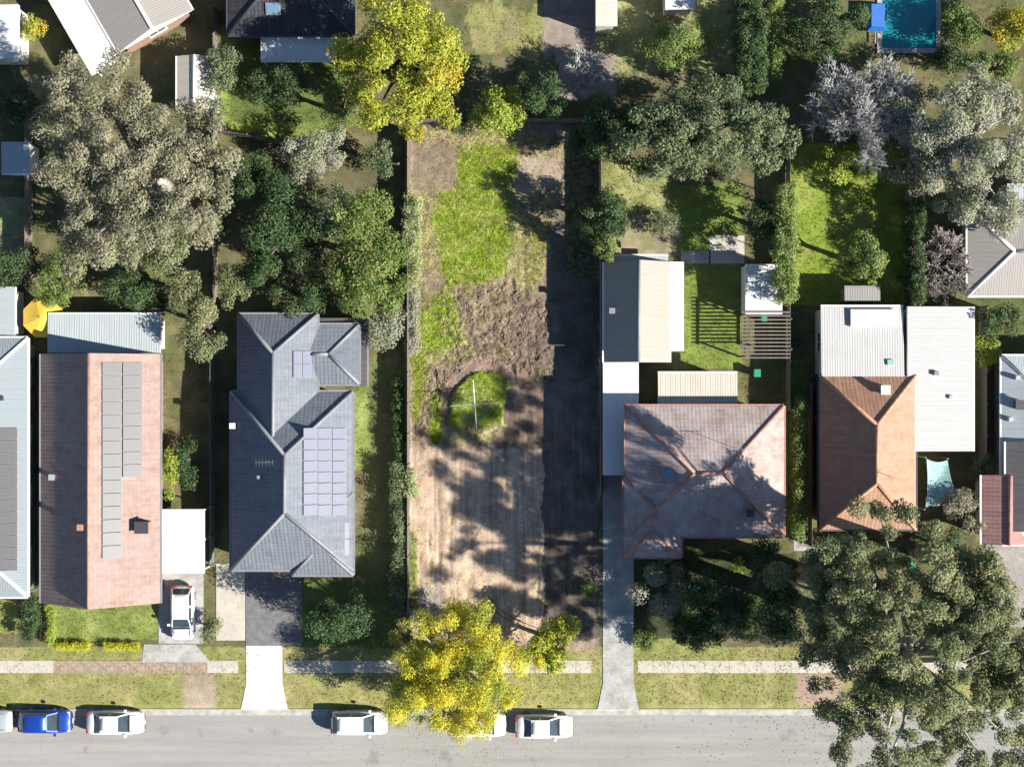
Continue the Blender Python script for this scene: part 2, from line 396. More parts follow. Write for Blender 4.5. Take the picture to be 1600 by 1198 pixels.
C = np.zeros(GX.shape + (3,)); CG = np.zeros(GX.shape + (3,)); CG[:] = (.17, .21, .06); G = np.zeros(GX.shape)          # colour and how much grass grows
n1 = fnoise(GX * .35, GY * .35, 5)[..., None]
n1b = np.clip((fnoise(GX * 1.1, GY * 1.1, 15) - .35) * 2.6, 0, 1)[..., None]
C[:] = (np.array((.10, .085, .055)) * (1 - n1) + np.array((.12, .15, .055)) * n1) * (1 - n1b) + np.array((.17, .15, .085)) * n1b
G[:] = np.clip((n1[..., 0] - .25) * 2, 0, .75)
def region(poly, col, g=0.0, warp=.35, col2=None, amt=1.0):
    m = inpoly(PX + wx * warp, PY + wy * warp, poly).astype(float) * amt
    c = np.array(col)
    if col2 is not None:
        t = np.clip((fnoise(GX * .7, GY * .7, 21) - .3) * 2.5, 0, 1)[..., None]; c = c * (1 - t) + np.array(col2) * t
    C[:] = C * (1 - m[..., None]) + c * m[..., None]; G[:] = G * (1 - m) + g * m
    if g >= .5: CG[:] = CG * (1 - m[..., None]) + c * m[..., None]
def rect(x0, y0, x1, y1): return [(x0, y0), (x1, y0), (x1, y1), (x0, y1)]
STRAW = (.31, .29, .13); LAWN = (.16, .205, .055); VIVID = (.175, .25, .035); PALE = (.30, .31, .15); OLIVE = (.22, .235, .08)
region(rect(-500, 1010, 2100, 1110), OLIVE, .8, .1, STRAW)
region(rect(-500, 1052, 2100, 1110), STRAW, .7, .1, OLIVE)
region(rect(75, 935, 255, 1000), (.25, .29, .09), .9, .1, LAWN)
region(rect(-60, 925, 28, 990), (.25, .29, .09), .9, .1)
region([(345, 40), (358, 40), (362, 130), (470, 170), (530, 190), (520, 215), (345, 205)], (.26, .33, .07), .9, .6, LAWN)
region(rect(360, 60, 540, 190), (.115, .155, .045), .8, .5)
region(rect(0, 310, 46, 392), PALE, .8, .3, (.30, .27, .16))
region(rect(735, 10, 850, 85), (.27, .25, .13), .7, 1.6, OLIVE)
region(rect(925, -60, 1145, 115), (.25, .27, .12), .9, .8, PALE)
region(rect(850, -60, 930, 90), (.26, .22, .19), .1, .4)
region(rect(870, 80, 960, 155), (.28, .24, .215), 0, .8)
region(rect(942, 255, 1045, 340), PALE, .8, .4, OLIVE)
region(rect(1045, 290, 1160, 400), (.18, .24, .055), .9, .4)
region(rect(945, 335, 1060, 402), (.30, .25, .19), .15, 1.0, (.20, .22, .09))
region(rect(1063, 412, 1155, 575), (.18, .24, .055), .9, .2, LAWN)
region(rect(1228, 225, 1418, 475), VIVID, 1, .4, (.25, .30, .07))
region(rect(554, 590, 605, 735), (.27, .33, .10), .9, .4, LAWN)
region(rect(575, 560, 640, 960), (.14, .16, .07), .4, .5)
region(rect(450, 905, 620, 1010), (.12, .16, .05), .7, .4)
region(rect(985, 1000, 1130, 1036), (.25, .27, .10), .9, .6, OLIVE)
region(rect(988, 862, 1242, 1000), (.06, .058, .038), .3, .5, (.065, .085, .035))  # red house front garden: tree shade darkened into the mulch colour
region(rect(1225, 560, 1262, 840), (.16, .22, .06), .6, .3)
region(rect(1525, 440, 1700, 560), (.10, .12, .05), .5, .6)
region(rect(1240, 1048, 1320, 1100), (.33, .25, .20), 0, .6)
region(rect(1536, 850, 1700, 980), (.30, .28, .27), 0, .3)
region(rect(285, 1050, 335, 1108), (.34, .28, .21), .15, .2)
# --- the cleared block
SOIL = (.36, .285, .22); DAMP = (.20, .15, .12); DRY = (.34, .25, .175); SHADESOIL = (.165, .14, .12); TAN = (.29, .235, .185)
LOT = rect(641, 194, 938, 1016)
region(LOT, SOIL, 0, 0, (.28, .21, .165))
region(rect(642, 690, 938, 1000), (.50, .385, .29), 0, .8, (.41, .315, .235))
region(rect(848, 220, 938, 1000), SHADESOIL, .12, .6, (.11, .095, .08))  # right boundary strip: its shade is darkened into the soil colour
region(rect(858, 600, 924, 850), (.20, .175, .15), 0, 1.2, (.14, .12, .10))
JIT = [((fnoise(GX * 7, GY * 7, 200 + i, 2) - .5) * 26, (fnoise(GX * 7, GY * 7, 300 + i, 2) - .5) * 26) for i in range(5)]
def region2(poly, col, g, warp=1.0, col2=None, amt=1.0):
    m = sum(inpoly(PX + wx2 * warp + jx * (.35 + warp), PY + wy2 * warp + jy * (.35 + warp), poly).astype(float) for jx, jy in JIT) / len(JIT) * amt
    c = np.array(col)
    if col2 is not None:
        t = np.clip((fnoise(GX * 1.6, GY * 1.6, 77) - .32) * 3, 0, 1)[..., None]; c = c * (1 - t) + np.array(col2) * t
    C[:] = C * (1 - m[..., None]) + c * m[..., None]; G[:] = G * (1 - m) + g * m
    if g >= .3: CG[:] = CG * (1 - m[..., None]) + c * m[..., None]
LG = (.24, .35, .03); LG2 = (.35, .40, .10); DRYG = (.37, .35, .17)
region2([(690, 430), (860, 400), (858, 600), (870, 700), (640, 700), (650, 600), (690, 540)], (.225, .17, .13), 0, .6, (.16, .12, .095))
region2([(644, 196), (770, 196), (880, 215), (884, 260), (850, 400), (845, 445), (780, 460), (728, 450), (706, 500), (722, 525), (690, 560), (668, 600), (656, 640), (644, 660)], DRYG, .55, .9, (.29, .235, .165))
region2([(716, 228), (806, 226), (812, 262), (800, 296), (804, 380), (782, 430), (745, 440), (722, 468), (690, 420), (676, 330), (684, 304), (714, 298)], LG, 1.0, .55, LG2)
region2([(812, 250), (884, 240), (884, 300), (806, 300)], (.33, .27, .21), .15, .6)
region2([(690, 430), (735, 440), (722, 500), (722, 530), (694, 545), (660, 560), (652, 500), (672, 470)], LG2, .85, .8, LG)
region2([(644, 540), (668, 560), (660, 610), (654, 660), (644, 660)], (.24, .30, .04), .9, .5)
region2([(820, 330), (850, 360), (846, 440), (820, 440)], (.27, .28, .09), .7, .5, DRYG)
region2([(646, 226), (714, 226), (714, 298), (646, 300)], (.255, .20, .15), .18, .25, (.21, .17, .125))
region2([(664, 432), (700, 430), (698, 452), (672, 462)], DAMP, 0, .6)
region2([(700, 455), (760, 440), (800, 440), (812, 480), (770, 510), (715, 500)], (.19, .14, .105), .08, .8, (.25, .21, .13))
region2([(700, 545), (790, 535), (800, 556), (740, 565), (690, 575)], (.21, .20, .10), .4, 1.0, DAMP)
BAND = [(688, 700), (686, 640), (694, 606), (715, 577), (745, 560), (790, 556), (806, 575), (806, 600), (790, 586), (745, 582), (716, 602), (704, 632), (703, 700)]
ISLE = [(703, 684), (702, 650), (707, 620), (716, 604), (738, 584), (772, 580), (790, 590), (794, 604), (786, 640), (784, 664), (764, 674), (740, 682)]
region2(BAND, (.23, .17, .135), 0, .15)
region2(ISLE, LG, 1.0, .15, LG2)
region2([(672, 612), (686, 604), (688, 640), (690, 690), (670, 694), (672, 640)], (.16, .25, .02), .9, .3)
region2([(700, 668), (790, 662), (780, 690), (700, 696)], DRYG, .4, .6, (.25, .2, .15))
region2([(640, 830), (650, 830), (652, 950), (640, 950)], (.24, .30, .09), .8, .2)
region2([(654, 915), (690, 910), (694, 945), (655, 955)], (.33, .30, .26), 0, .6)
region2([(880, 250), (938, 230), (938, 440), (890, 430), (884, 330)], (.11, .13, .05), .5, .8, SHADESOIL)
# tyre tracks pressed into the soil
Z = (fnoise(GX * .25, GY * .25, 50) - .5) * .05
lot = inpoly(PX, PY, LOT)
TRK = [(688, 742, 905, 3), (706, 750, 900, 3), (684, 830, 900, 2), (736, 740, 860, 2), (768, 700, 880, 2), (790, 690, 790, 3), (816, 655, 800, 3), (820, 820, 930, 2), (840, 830, 940, 2), (808, 870, 935, 3), (884, 845, 930, 2), (786, 400, 446, 3), (822, 388, 470, 3), (838, 470, 600, 4), (826, 480, 690, 3), (660, 860, 960, 3), (672, 830, 900, 2)]
for i, (tx, y0, y1, w) in enumerate(TRK):
    cx_ = tx + (vnoise(PY / 60.0, PY * 0 + i, 90 + i) - .5) * 7
    d = np.exp(-((PX - cx_) / w) ** 2) * ((PY > y0) & (PY < y1)) * np.clip(vnoise(PY / 14.0, PY * 0 + i, 60 + i) * 1.6, .2, 1)
    Z -= d * .055; C *= (1 - .32 * d)[..., None]; G *= (1 - .7 * d)
rough = inpoly(PX + wx2, PY + wy2, [(690, 440), (800, 440), (860, 470), (864, 600), (800, 580), (740, 560), (700, 600), (660, 690), (645, 690), (660, 600), (700, 550)]).astype(float)
Z += rough * ((fnoise(GX * 2.6, GY * 2.6, 41) - .5) * .26) + rough * (fnoise(GX * 7, GY * 7, 47, 2) - .5) * .13 + lot * (fnoise(GX * 3.1, GY * 3.1, 43) - .5) * .06
Z += inpoly(PX + wx2 * .12, PY + wy2 * .12, ISLE) * .13 - inpoly(PX + wx2 * .12, PY + wy2 * .12, BAND) * .09
low = np.clip((KERB_Y - .05 - GY) / .05, 0, 1) * np.clip((GY - (ROAD_FAR - .0)) / .05, 0, 1)
Z = Z * (1 - low) - .32 * low
flat = (PY > 985) & (low == 0); Z[flat] *= .2
rn = fnoise(GX * 4.5, GY * 4.5, 151, 3); C *= (1 + (rough * .85 + lot * .25) * (rn - .5) * 1.3)[..., None]; G[:] = np.where((rough > 0) & (rn > .66), np.maximum(G, .45), G)
strk = fnoise(GX * 5, GY * .22, 111, 3); bare = lot * (PY > 640) * (G < .3)
C *= (1 + bare * (strk - .5) * .8)[..., None]; Z += bare * (strk - .5) * .025
spk = fnoise(GX * 6, GY * 6, 131, 2); gl = lot * (G > .3)
C *= (1 - .55 * gl * np.clip((spk - .55) * 4, 0, 1))[..., None]
C[:] = C * (1 - (gl * np.clip((.42 - spk) * 5, 0, .6))[..., None]) + np.array((.33, .31, .12)) * (gl * np.clip((.42 - spk) * 5, 0, .6))[..., None]
mott = fnoise(GX * 1.2, GY * 1.2, 61)[..., None]
C = C * (.72 + .56 * mott)
nxn, nyn = len(gx), len(gy)
idx = np.arange(nxn * nyn).reshape(nyn, nxn)
quads = np.stack([idx[:-1, :-1], idx[:-1, 1:], idx[1:, 1:], idx[1:, :-1]], -1).reshape(-1, 4)
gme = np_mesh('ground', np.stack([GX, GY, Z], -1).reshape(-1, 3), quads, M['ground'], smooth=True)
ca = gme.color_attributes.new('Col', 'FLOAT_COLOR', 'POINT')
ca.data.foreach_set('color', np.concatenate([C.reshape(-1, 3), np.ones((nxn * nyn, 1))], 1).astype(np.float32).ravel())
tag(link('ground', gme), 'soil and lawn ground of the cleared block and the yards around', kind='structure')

def gz(x, y):
    i = np.clip(np.searchsorted(gx, x), 0, nxn - 1); j = np.clip(np.searchsorted(gy, y), 0, nyn - 1); return Z[j, i]
def gsample(x, y):
    i = np.clip(np.searchsorted(gx, x), 0, nxn - 1); j = np.clip(np.searchsorted(gy, y), 0, nyn - 1); return CG[j, i] * (.72 + .56 * mott[j, i]), G[j, i], Z[j, i]

# grass blades over every lawn: one mass nobody could count
rng = np.random.default_rng(7)
def grass_object(n, x0, x1, y0, y1, hgt, wid, thr, name, label):
    x = rng.uniform(x0, x1, n); y = rng.uniform(y0, y1, n); c, g, z = gsample(x, y)
    keep = (g > rng.uniform(thr, 1, n)) & (y > KERB_Y + .35); x, y, c, z = x[keep], y[keep], c[keep], z[keep]; n = len(x)
    nb = 4; x = np.repeat(x, nb) + rng.normal(0, .05, n * nb); y = np.repeat(y, nb) + rng.normal(0, .05, n * nb); z = np.repeat(z, nb); c = np.repeat(c, nb, 0); n *= nb
    a = rng.uniform(0, 2 * math.pi, n); h = hgt * rng.uniform(.4, 1.3, n); w = wid * rng.uniform(.6, 1.4, n); ln = h * rng.uniform(.3, 1.3, n)
    bx, by = np.cos(a), np.sin(a); l2 = rng.uniform(0, 2 * math.pi, n)
    v = np.empty((n, 3, 3))
    v[:, 0] = np.stack([x - bx * w, y - by * w, z - .01], 1); v[:, 1] = np.stack([x + bx * w, y + by * w, z - .01], 1)
    v[:, 2] = np.stack([x + np.cos(l2) * ln, y + np.sin(l2) * ln, z + h], 1)
    me = np_mesh(name, v.reshape(-1, 3), np.arange(n * 3).reshape(-1, 3), M['grass'], tris=True)
    t = rng.uniform(0, 1, (n, 1)); cc = c * (1.05 - .1 * t) + t ** 3 * np.array((.20, .17, .05))
    at = me.color_attributes.new('Col', 'FLOAT_COLOR', 'POINT')
    at.data.foreach_set('color', np.concatenate([np.repeat(cc, 3, 0), np.ones((n * 3, 1))], 1).astype(np.float32).ravel())
    return tag(link(name, me), label, kind='stuff')
grass_object(90000, -8.0, 6.9, -20.5, 20.2, .085, .024, .1, 'lot_grass', 'patchy green and straw grass growing on the cleared block')
grass_object(130000, -41, 41, -25.2, 31, .10, .022, .25, 'lawn_grass', 'short mown grass of the lawns and the street verge')

# clods of turned soil
def clods(n, poly, s0, s1, name, label, mat):
    xs = [p[0] for p in poly]; ys = [p[1] for p in poly]
    px = rng.uniform(min(xs), max(xs), n); py = rng.uniform(min(ys), max(ys), n); k = inpoly(px, py, poly) & (vnoise(px / 11., py / 11., 4) > .42); px, py = px[k], py[k]; n = len(px)
    x = (px - 800) / PXM; y = (599 - py) / PXM; z = gz(x, y); s = s0 + (s1 - s0) * rng.uniform(0, 1, n) ** 3
    o = np.array([(1, 0, 0), (-1, 0, 0), (0, 1, 0), (0, -1, 0), (0, 0, .8), (0, 0, -.6)])
    v = o[None] * s[:, None, None] * rng.uniform(.55, 1.3, (n, 6, 1)); a = rng.uniform(0, 6.28, n); ca_, sa = np.cos(a)[:, None], np.sin(a)[:, None]
    v = np.stack([v[..., 0] * ca_ - v[..., 1] * sa, v[..., 0] * sa + v[..., 1] * ca_, v[..., 2]], -1) + np.stack([x, y, z], 1)[:, None]
    f = np.array([(0, 2, 4), (2, 1, 4), (1, 3, 4), (3, 0, 4), (2, 0, 5), (1, 2, 5), (3, 1, 5), (0, 3, 5)])
    tag(link(name, np_mesh(name, v.reshape(-1, 3), (f[None] + np.arange(n)[:, None, None] * 6).reshape(-1, 3), mat, tris=True)), label, kind='stuff')
clods(22000, [(650, 440), (720, 440), (800, 450), (862, 480), (864, 600), (800, 580), (730, 570), (700, 600), (665, 690), (645, 690), (660, 600), (700, 550)], .02, .10, 'soil_clods', 'clods of turned brown soil in the churned middle of the block', M['clod'])
clods(6000, rect(645, 690, 925, 1000), .015, .06, 'soil_crumbs', 'small stones and crumbs of soil over the bare lower block', M['clod'])
clods(900, [(656, 918), (690, 912), (694, 945), (655, 955)], .015, .07, 'dry_straw', 'pale heap of dry straw and chips at the lower left of the block', M['straw'])

# ------------------------------------------------------------------ road, kerb, footpath, driveways
def slab(name, poly, top, mat, thick=.25, label=None, parent=None):
    mb = MB(); n = len(poly); t = [(x, y, top) for x, y in poly]; b = [(x, y, top - thick) for x, y in poly]
    mb.face(t); mb.face(b[::-1])
    for i in range(n): j = (i + 1) % n; mb.face([t[j], t[i], b[i], b[j]])
    o = mb.build(name, mat, parent)
    if parent is None: tag(o, label, kind='structure')
    return o
def pr(x0, y0, x1, y1): a = W(x0, y1); b = W(x1, y0); return [(a[0], a[1]), (b[0], a[1]), (b[0], b[1]), (a[0], b[1])]
slab('road', [(-300, ROAD_FAR), (300, ROAD_FAR), (300, KERB_Y - .32), (-300, KERB_Y - .32)], -.12, M['asphalt'], .15, 'grey asphalt street along the bottom of the picture')
DRIVES = [(382, 446), (940, 992)]
cuts = [(-120.0, None)]
def kerb_runs():
    x = -150.0
    for a, b in DRIVES:
        yield x, W(a - 8, 0)[0]; x = W(b + 8, 0)[0]
    yield x, 150.0
kr = empty('kerb', (0, KERB_Y, 0)); tag(kr, 'low concrete kerb and gutter along the street', kind='structure')
for a, b in kerb_runs():
    x = a
    while x < b - .05:
        e = min(x + 2.4, b)
        if e > -50 and x < 50:
            mb = MB(); mb.box(x + .006, -.16, -.3, e - .006, 0, .02); mb.build('kerb_stone', M['kerb'], kr)
        x = e
mb = MB(); mb.box(-150, -.52, -.35, 150, -.163, -.112); mb.build('gutter_strip', M['kerb'], kr)
mb = MB(); mb.box(-150, ROAD_FAR - KERB_Y - .15, -.3, 150, ROAD_FAR - KERB_Y - .002, .02); mb.build('kerb_stone', M['kerb'], kr)
for a, b in DRIVES:
    x0, x1 = W(a - 8, 0)[0], W(b + 8, 0)[0]
    mb = MB(); mb.face([(x0 + .01, -.16, -.10), (x1 - .01, -.16, -.10), (x1 - .01, .02, .035), (x0 + .01, .02, .035)]); mb.face([(x0 + .01, -.16, -.3), (x1 - .01, -.16, -.3), (x1 - .01, -.16, -.10), (x0 + .01, -.16, -.10)]); mb.build('layback', M['kerb'], kr)

fp = empty('footpath', (0, W(0, 1041)[1], 0)); tag(fp, 'narrow pale concrete footpath of square slabs along the verge', kind='structure')
rnd = random.Random(3)
slabm = MB().box(-.595, -.48, -.1, .59, .48, .028).mesh('paving_slab', M['concrete'])
slabm2 = MB().box(-.595, -.48, -.1, .59, .48, .028).mesh('paving_slab', M['grey_concrete'])
slabm3 = MB().box(-.595, -.48, -.1, .59, .48, .028).mesh('paving_slab', M['gravel'])
x = -46.0
while x < 46:
    p = x * PXM + 800
    if not any(a - 8 < p < b + 8 for a, b in DRIVES) and not 560 < p < 575:
        me = slabm3 if 85 < p < 330 else slabm
        link('paving_slab', me, fp, (x, 0, rnd.uniform(-.008, .008)), (rnd.uniform(-.003, .003), rnd.uniform(-.003, .003), rnd.uniform(-.004, .004)))
    x += 1.2
def flare(a, b, y0, y1, f=8):
    p = [W(a, y1), W(a, y1 - 40), W(a, y0), W(b, y0), W(b, y1 - 40), W(b, y1)]
    q = [W(a - f, y1)] + p[1:5] + [W(b + f, y1)]; return [(v[0], v[1]) for v in q][::-1]
slab('white_driveway', flare(385, 441, 1008, 1107), .04, M['pale_concrete'], .2, 'bright white concrete driveway crossing the verge below the grey tiled house')
slab('grey_driveway', flare(942, 990, 742, 1107), .045, M['grey_concrete'], .2, 'long grey concrete driveway beside the red roofed house')
slab('paved_forecourt', pr(384, 880, 472, 1007), .042, M['dark_paving'], .2, 'dark paved forecourt in front of the grey tiled house')
slab('side_path', pr(338, 880, 383, 1000), .038, M['concrete'], .2, 'pale path left of the dark forecourt')
slab('entry_apron', [W(222, 1034)[:2], W(330, 1034)[:2], W(305, 1006)[:2], W(225, 1006)[:2]], .036, M['grey_concrete'], .2, 'grey concrete apron right of the golden hedges')
slab('parking_strip', pr(248, 890, 318, 1005), .034, M['grey_concrete'], .2, 'concrete parking strip beside the terracotta tiled house')
slab('garden_path', pr(1108, 368, 1163, 412), .03, M['concrete'], .2, 'pale concrete slab above the small white shed')
slab('patio', pr(1064, 392, 1110, 412), .03, M['grey_concrete'], .2, 'grey patio slab beside the dark and tan garage')
slab('yard_path', [W(40, 330)[:2], W(52, 330)[:2], W(46, 195)[:2], W(38, 195)[:2]][::-1], .03, M['concrete'], .2, 'thin pale path in the yard at the far left')
slab('side_yard', pr(1240, 840, 1290, 860), .03, M['grey_concrete'], .2, 'small concrete strip below the orange tiled house')

# ------------------------------------------------------------------ buildings
WIN = {}
def window_mesh(w, h):
    k = (round(w, 2), round(h, 2))
    if k not in WIN:
        f = MB(); t = .07
        f.box(-w / 2, -.05, 0, w / 2, .03, t).box(-w / 2, -.05, h - t, w / 2, .03, h).box(-w / 2, -.05, t, -w / 2 + t, .03, h - t).box(w / 2 - t, -.05, t, w / 2, .03, h - t).box(-.025, -.04, t, .025, .03, h - t)
        f.box(-w / 2 - .06, -.1, -.06, w / 2 + .06, .03, -.002)
        g = MB().box(-w / 2 + t, -.015, t, w / 2 - t, .02, h - t)
        WIN[k] = (f.mesh('window', M['cap_white']), g.mesh('pane', M['glass']))
    return WIN[k]

def add_window(root, x, y, z, rz, w=1.5, h=1.2):
    f, g = window_mesh(w, h)
    o = link('window', f, root, (x, y, z), (0, 0, rz)); link('pane', g, o)

def add_door(root, x, y, z, rz, mat=None):
    o = MB().box(-.45, -.04, 0, .45, .03, 2.05).box(-.52, -.06, 2.05, .52, .03, 2.13).build('door', mat or M['dark_timber'], root, loc=(x, y, z), rot=(0, 0, rz))
    MB().box(.3, -.09, 1.0, .38, -.04, 1.12).build('handle', M['alu'], o)

def face_uv(pts):
    p = [Vector(q) for q in pts]; n = (p[1] - p[0]).cross(p[2] - p[0]).normalized()
    u = Vector((0, 0, 1)).cross(n)
    if u.length < 1e-3: u = Vector((1, 0, 0))
    u.normalize(); v = n.cross(u)
    return [(q.dot(u), q.dot(v)) for q in p]

class House:
    def __init__(s, name, label, cat, cxy, rz=0.0, group=None):
        s.root = empty(name, (cxy[0], cxy[1], 0), rz); tag(s.root, label, cat, group); s.c = cxy
    def local(s, x0, y0, x1, y1, z):
        a = W(x0, y1, z); b = W(x1, y0, z); return (a[0] - s.c[0], a[1] - s.c[1], b[0] - s.c[0], b[1] - s.c[1])
    def roof(s, r, ez, pitch, style='hip', axis=None, tile=None, trim=None, cap=None, wall=None, th=.16, ridge=True, wallin=.5, windows=True, gut=True, name='roof', base=0.0):
        x0, y0, x1, y1 = r; w, d = x1 - x0, y1 - y0; t = math.tan(math.radians(pitch)); mb = MB()
        axis = axis or ('x' if w > d else 'y'); lines = []
        A, B, Cc, D = (x0, y0, ez), (x1, y0, ez), (x1, y1, ez), (x0, y1, ez)
        if style == 'hip':
            if axis == 'y':
                hw = w / 2; rz_ = ez + hw * t; e = min(hw, d / 2 - .01); P, Q = ((x0 + x1) / 2, y0 + e, rz_), ((x0 + x1) / 2, y1 - e, rz_)
                tops = [[A, B, P], [B, Cc, Q, P], [Cc, D, Q], [D, A, P, Q]]
                lines = [(P, Q), (A, P), (B, P), (Cc, Q), (D, Q)]
            else:
                hw = d / 2; rz_ = ez + hw * t; e = min(hw, w / 2 - .01); P, Q = (x0 + e, (y0 + y1) / 2, rz_), (x1 - e, (y0 + y1) / 2, rz_)
                tops = [[A, B, Q, P], [B, Cc, Q], [Cc, D, P, Q], [D, A, P]]
                lines = [(P, Q), (A, P), (D, P), (B, Q), (Cc, Q)]
            eaves = [(A, B), (B, Cc), (Cc, D), (D, A)]
        elif style == 'gable':
            if axis == 'y':
                rz_ = ez + w / 2 * t; P, Q = ((x0 + x1) / 2, y0, rz_), ((x0 + x1) / 2, y1, rz_)
                tops = [[B, Cc, Q, P], [D, A, P, Q]]; ends = [[A, B, P], [Cc, D, Q]]; eaves = [(B, Cc), (D, A)]
            else:
                rz_ = ez + d / 2 * t; P, Q = (x0, (y0 + y1) / 2, rz_), (x1, (y0 + y1) / 2, rz_)
                tops = [[A, B, Q, P], [Cc, D, P, Q]]; ends = [[D, A, P], [B, Cc, Q]]; eaves = [(A, B), (Cc, D)]
            lines = [(P, Q)]
            for e in ends: mb.face(e, 1)
        else:   # skillion, falling towards style: 'r','l','u','d'
            dz = {'r': (0, -1, -1, 0), 'l': (-1, 0, 0, -1), 'u': (0, 0, -1, -1), 'd': (-1, -1, 0, 0)}[style]
            run = w if style in 'rl' else d
            cs = [(p[0], p[1], ez + (run * t if q == 0 else 0.0)) for p, q in zip((A, B, Cc, D), dz)]
            tops = [cs]; low = {'r': (1, 2), 'l': (3, 0), 'u': (2, 3), 'd': (0, 1)}[style]; eaves = [(cs[low[0]], cs[low[1]])]
            for i in range(4):
                j = (i + 1) % 4; a, b = cs[i], cs[j]; mb.face([(a[0], a[1], ez - th), (b[0], b[1], ez - th), b, a], 1)
            mb.face([(p[0], p[1], ez - th) for p in (D, Cc, B, A)], 1)
            rz_ = ez + run * t
        for f in tops: mb.face(f, 0, face_uv(f))
        if len(style) > 1:
            rr = [A, B, Cc, D]
            for i in range(4):
                a, b = rr[i], rr[(i + 1) % 4]; mb.face([(a[0], a[1], ez - th), (b[0], b[1], ez - th), b, a], 1)
            mb.face([(p[0], p[1], ez - th) for p in (D, Cc, B, A)], 1)
        ro = mb.build(name, [tile, trim or M['cap_white']], s.root)
        if ridge:
            for a, b in lines:
                va, vb = Vector(a), Vector(b)
                if (vb - va).length < .3: continue
                MB().tube([va + Vector((0, 0, .0)), vb + Vector((0, 0, .0))], .13, 7).build('ridge_cap', cap or M['cap_grey'], ro, smooth=True)
        if gut:
            cen = Vector(((x0 + x1) / 2, (y0 + y1) / 2, 0))
            for a, b in eaves:
                va, vb = Vector(a), Vector(b); d_ = (vb - va).normalized(); o_ = d_.cross(Vector((0, 0, 1))); o_.z = 0
                if o_.dot((va + vb) / 2 - cen) < 0: o_ = -o_
                off = o_ * .075 + Vector((0, 0, -.07))
                MB().bar(va + off, vb + off, .13, .12).build('gutter', trim or M['cap_white'], ro)
        if wall is not None:
            i_ = wallin; wx0, wy0, wx1, wy1 = x0 + i_, y0 + i_, x1 - i_, y1 - i_
            MB().box(wx0, wy0, -.1, wx1, wy1, ez - th + .004).build('wall', wall, s.root)
            if windows:
                zb = 0.95 + base
                for k in range(max(1, int((wx1 - wx0) / 3.4))):
                    n_ = max(1, int((wx1 - wx0) / 3.4)); xx = wx0 + (k + .5) * (wx1 - wx0) / n_
                    if k == n_ // 2 and n_ > 1: add_door(s.root, xx, wy0 - .012, .05, 0)
                    else: add_window(s.root, xx, wy0 - .012, zb, 0)
                    add_window(s.root, xx, wy1 + .012, zb, math.pi)
                for k in range(max(1, int((wy1 - wy0) / 3.8))):
                    n_ = max(1, int((wy1 - wy0) / 3.8)); yy = wy0 + (k + .5) * (wy1 - wy0) / n_
                    add_window(s.root, wx1 + .012, yy, zb, math.pi / 2); add_window(s.root, wx0 - .012, yy, zb, -math.pi / 2)
        return dict(rect=r, ez=ez, t=t, axis=axis, style=style, pitch=pitch, roof=ro, rz=rz_)
    def on_slope(s, b, side, px, py):
        """local point on the slope of a roof block seen at pixel px, py"""
        z = b['ez']
        for _ in range(6):
            w_ = W(px, py, z); x, y = w_[0] - s.c[0], w_[1] - s.c[1]; x0, y0, x1, y1 = b['rect']
            z = b['ez'] + b['t'] * {'r': x1 - x, 'l': x - x0, 'u': y1 - y, 'd': y - y0}[side]
        return Vector((x, y, z))
    def tilt(s, b, side):
        p = math.radians(b['pitch'])
        return {'r': (0, p, 0), 'l': (0, -p, 0), 'u': (-p, 0, 0), 'd': (p, 0, 0)}[side]
    def panels(s, b, side, px0, py0, px1, py1, nx, ny, mat):
        a = s.on_slope(b, side, px0, py1); c = s.on_slope(b, side, px1, py0)
        k = 1 / math.cos(math.radians(b['pitch'])); W_ = abs(c.x - a.x) * (k if side in 'rl' else 1) / nx; D_ = abs(c.y - a.y) * (k if side in 'ud' else 1) / ny
        mb = MB(); w, d = W_ - .05, D_ - .05
        mb.box(-w / 2, -d / 2, 0, w / 2, d / 2, .038, 1)
        g = .025; mb.face([(-w / 2 + g, -d / 2 + g, .041), (w / 2 - g, -d / 2 + g, .041), (w / 2 - g, d / 2 - g, .041), (-w / 2 + g, d / 2 - g, .041)], 0, [(0, 0), (w - 2 * g, 0), (w - 2 * g, d - 2 * g), (0, d - 2 * g)])
        me = mb.mesh('solar_panel', [mat, M['cap_grey']])
        n = Matrix.Rotation(1, 3, 'X'); rot = s.tilt(b, side); up = Vector((0, 0, 1)); up.rotate(__import__('mathutils').Euler(rot))
        for i in range(nx):
            for j in range(ny):
                p = s.on_slope(b, side, px0 + (i + .5) * (px1 - px0) / nx, py0 + (j + .5) * (py1 - py0) / ny)
                link('solar_panel', me, s.root, p + up * .09, rot)
    def vent(s, b, side, px, py, w, d, h, mat, name='vent', cap=None):
        p = s.on_slope(b, side, px, py)
        o = MB().box(-w / 2, -d / 2, -.6, w / 2, d / 2, h).build(name, mat, s.root, loc=p)
        if cap is not None: MB().box(-w / 2 - .07, -d / 2 - .07, h + .003, w / 2 + .07, d / 2 + .07, h + .08).build('cowl', cap, o)
    def skylight(s, b, side, px, py, w, d, mat):
        p = s.on_slope(b, side, px, py); rot = s.tilt(b, side); up = Vector((0, 0, 1)); up.rotate(__import__('mathutils').Euler(rot))
        o = MB().box(-w / 2, -d / 2, -.1, w / 2, d / 2, .12).build('skylight', M['cap_grey'], s.root, loc=p + up * .02, rot=rot)
        MB().box(-w / 2 + .08, -d / 2 + .08, .123, w / 2 - .08, d / 2 - .08, .14).build('pane', mat, o)

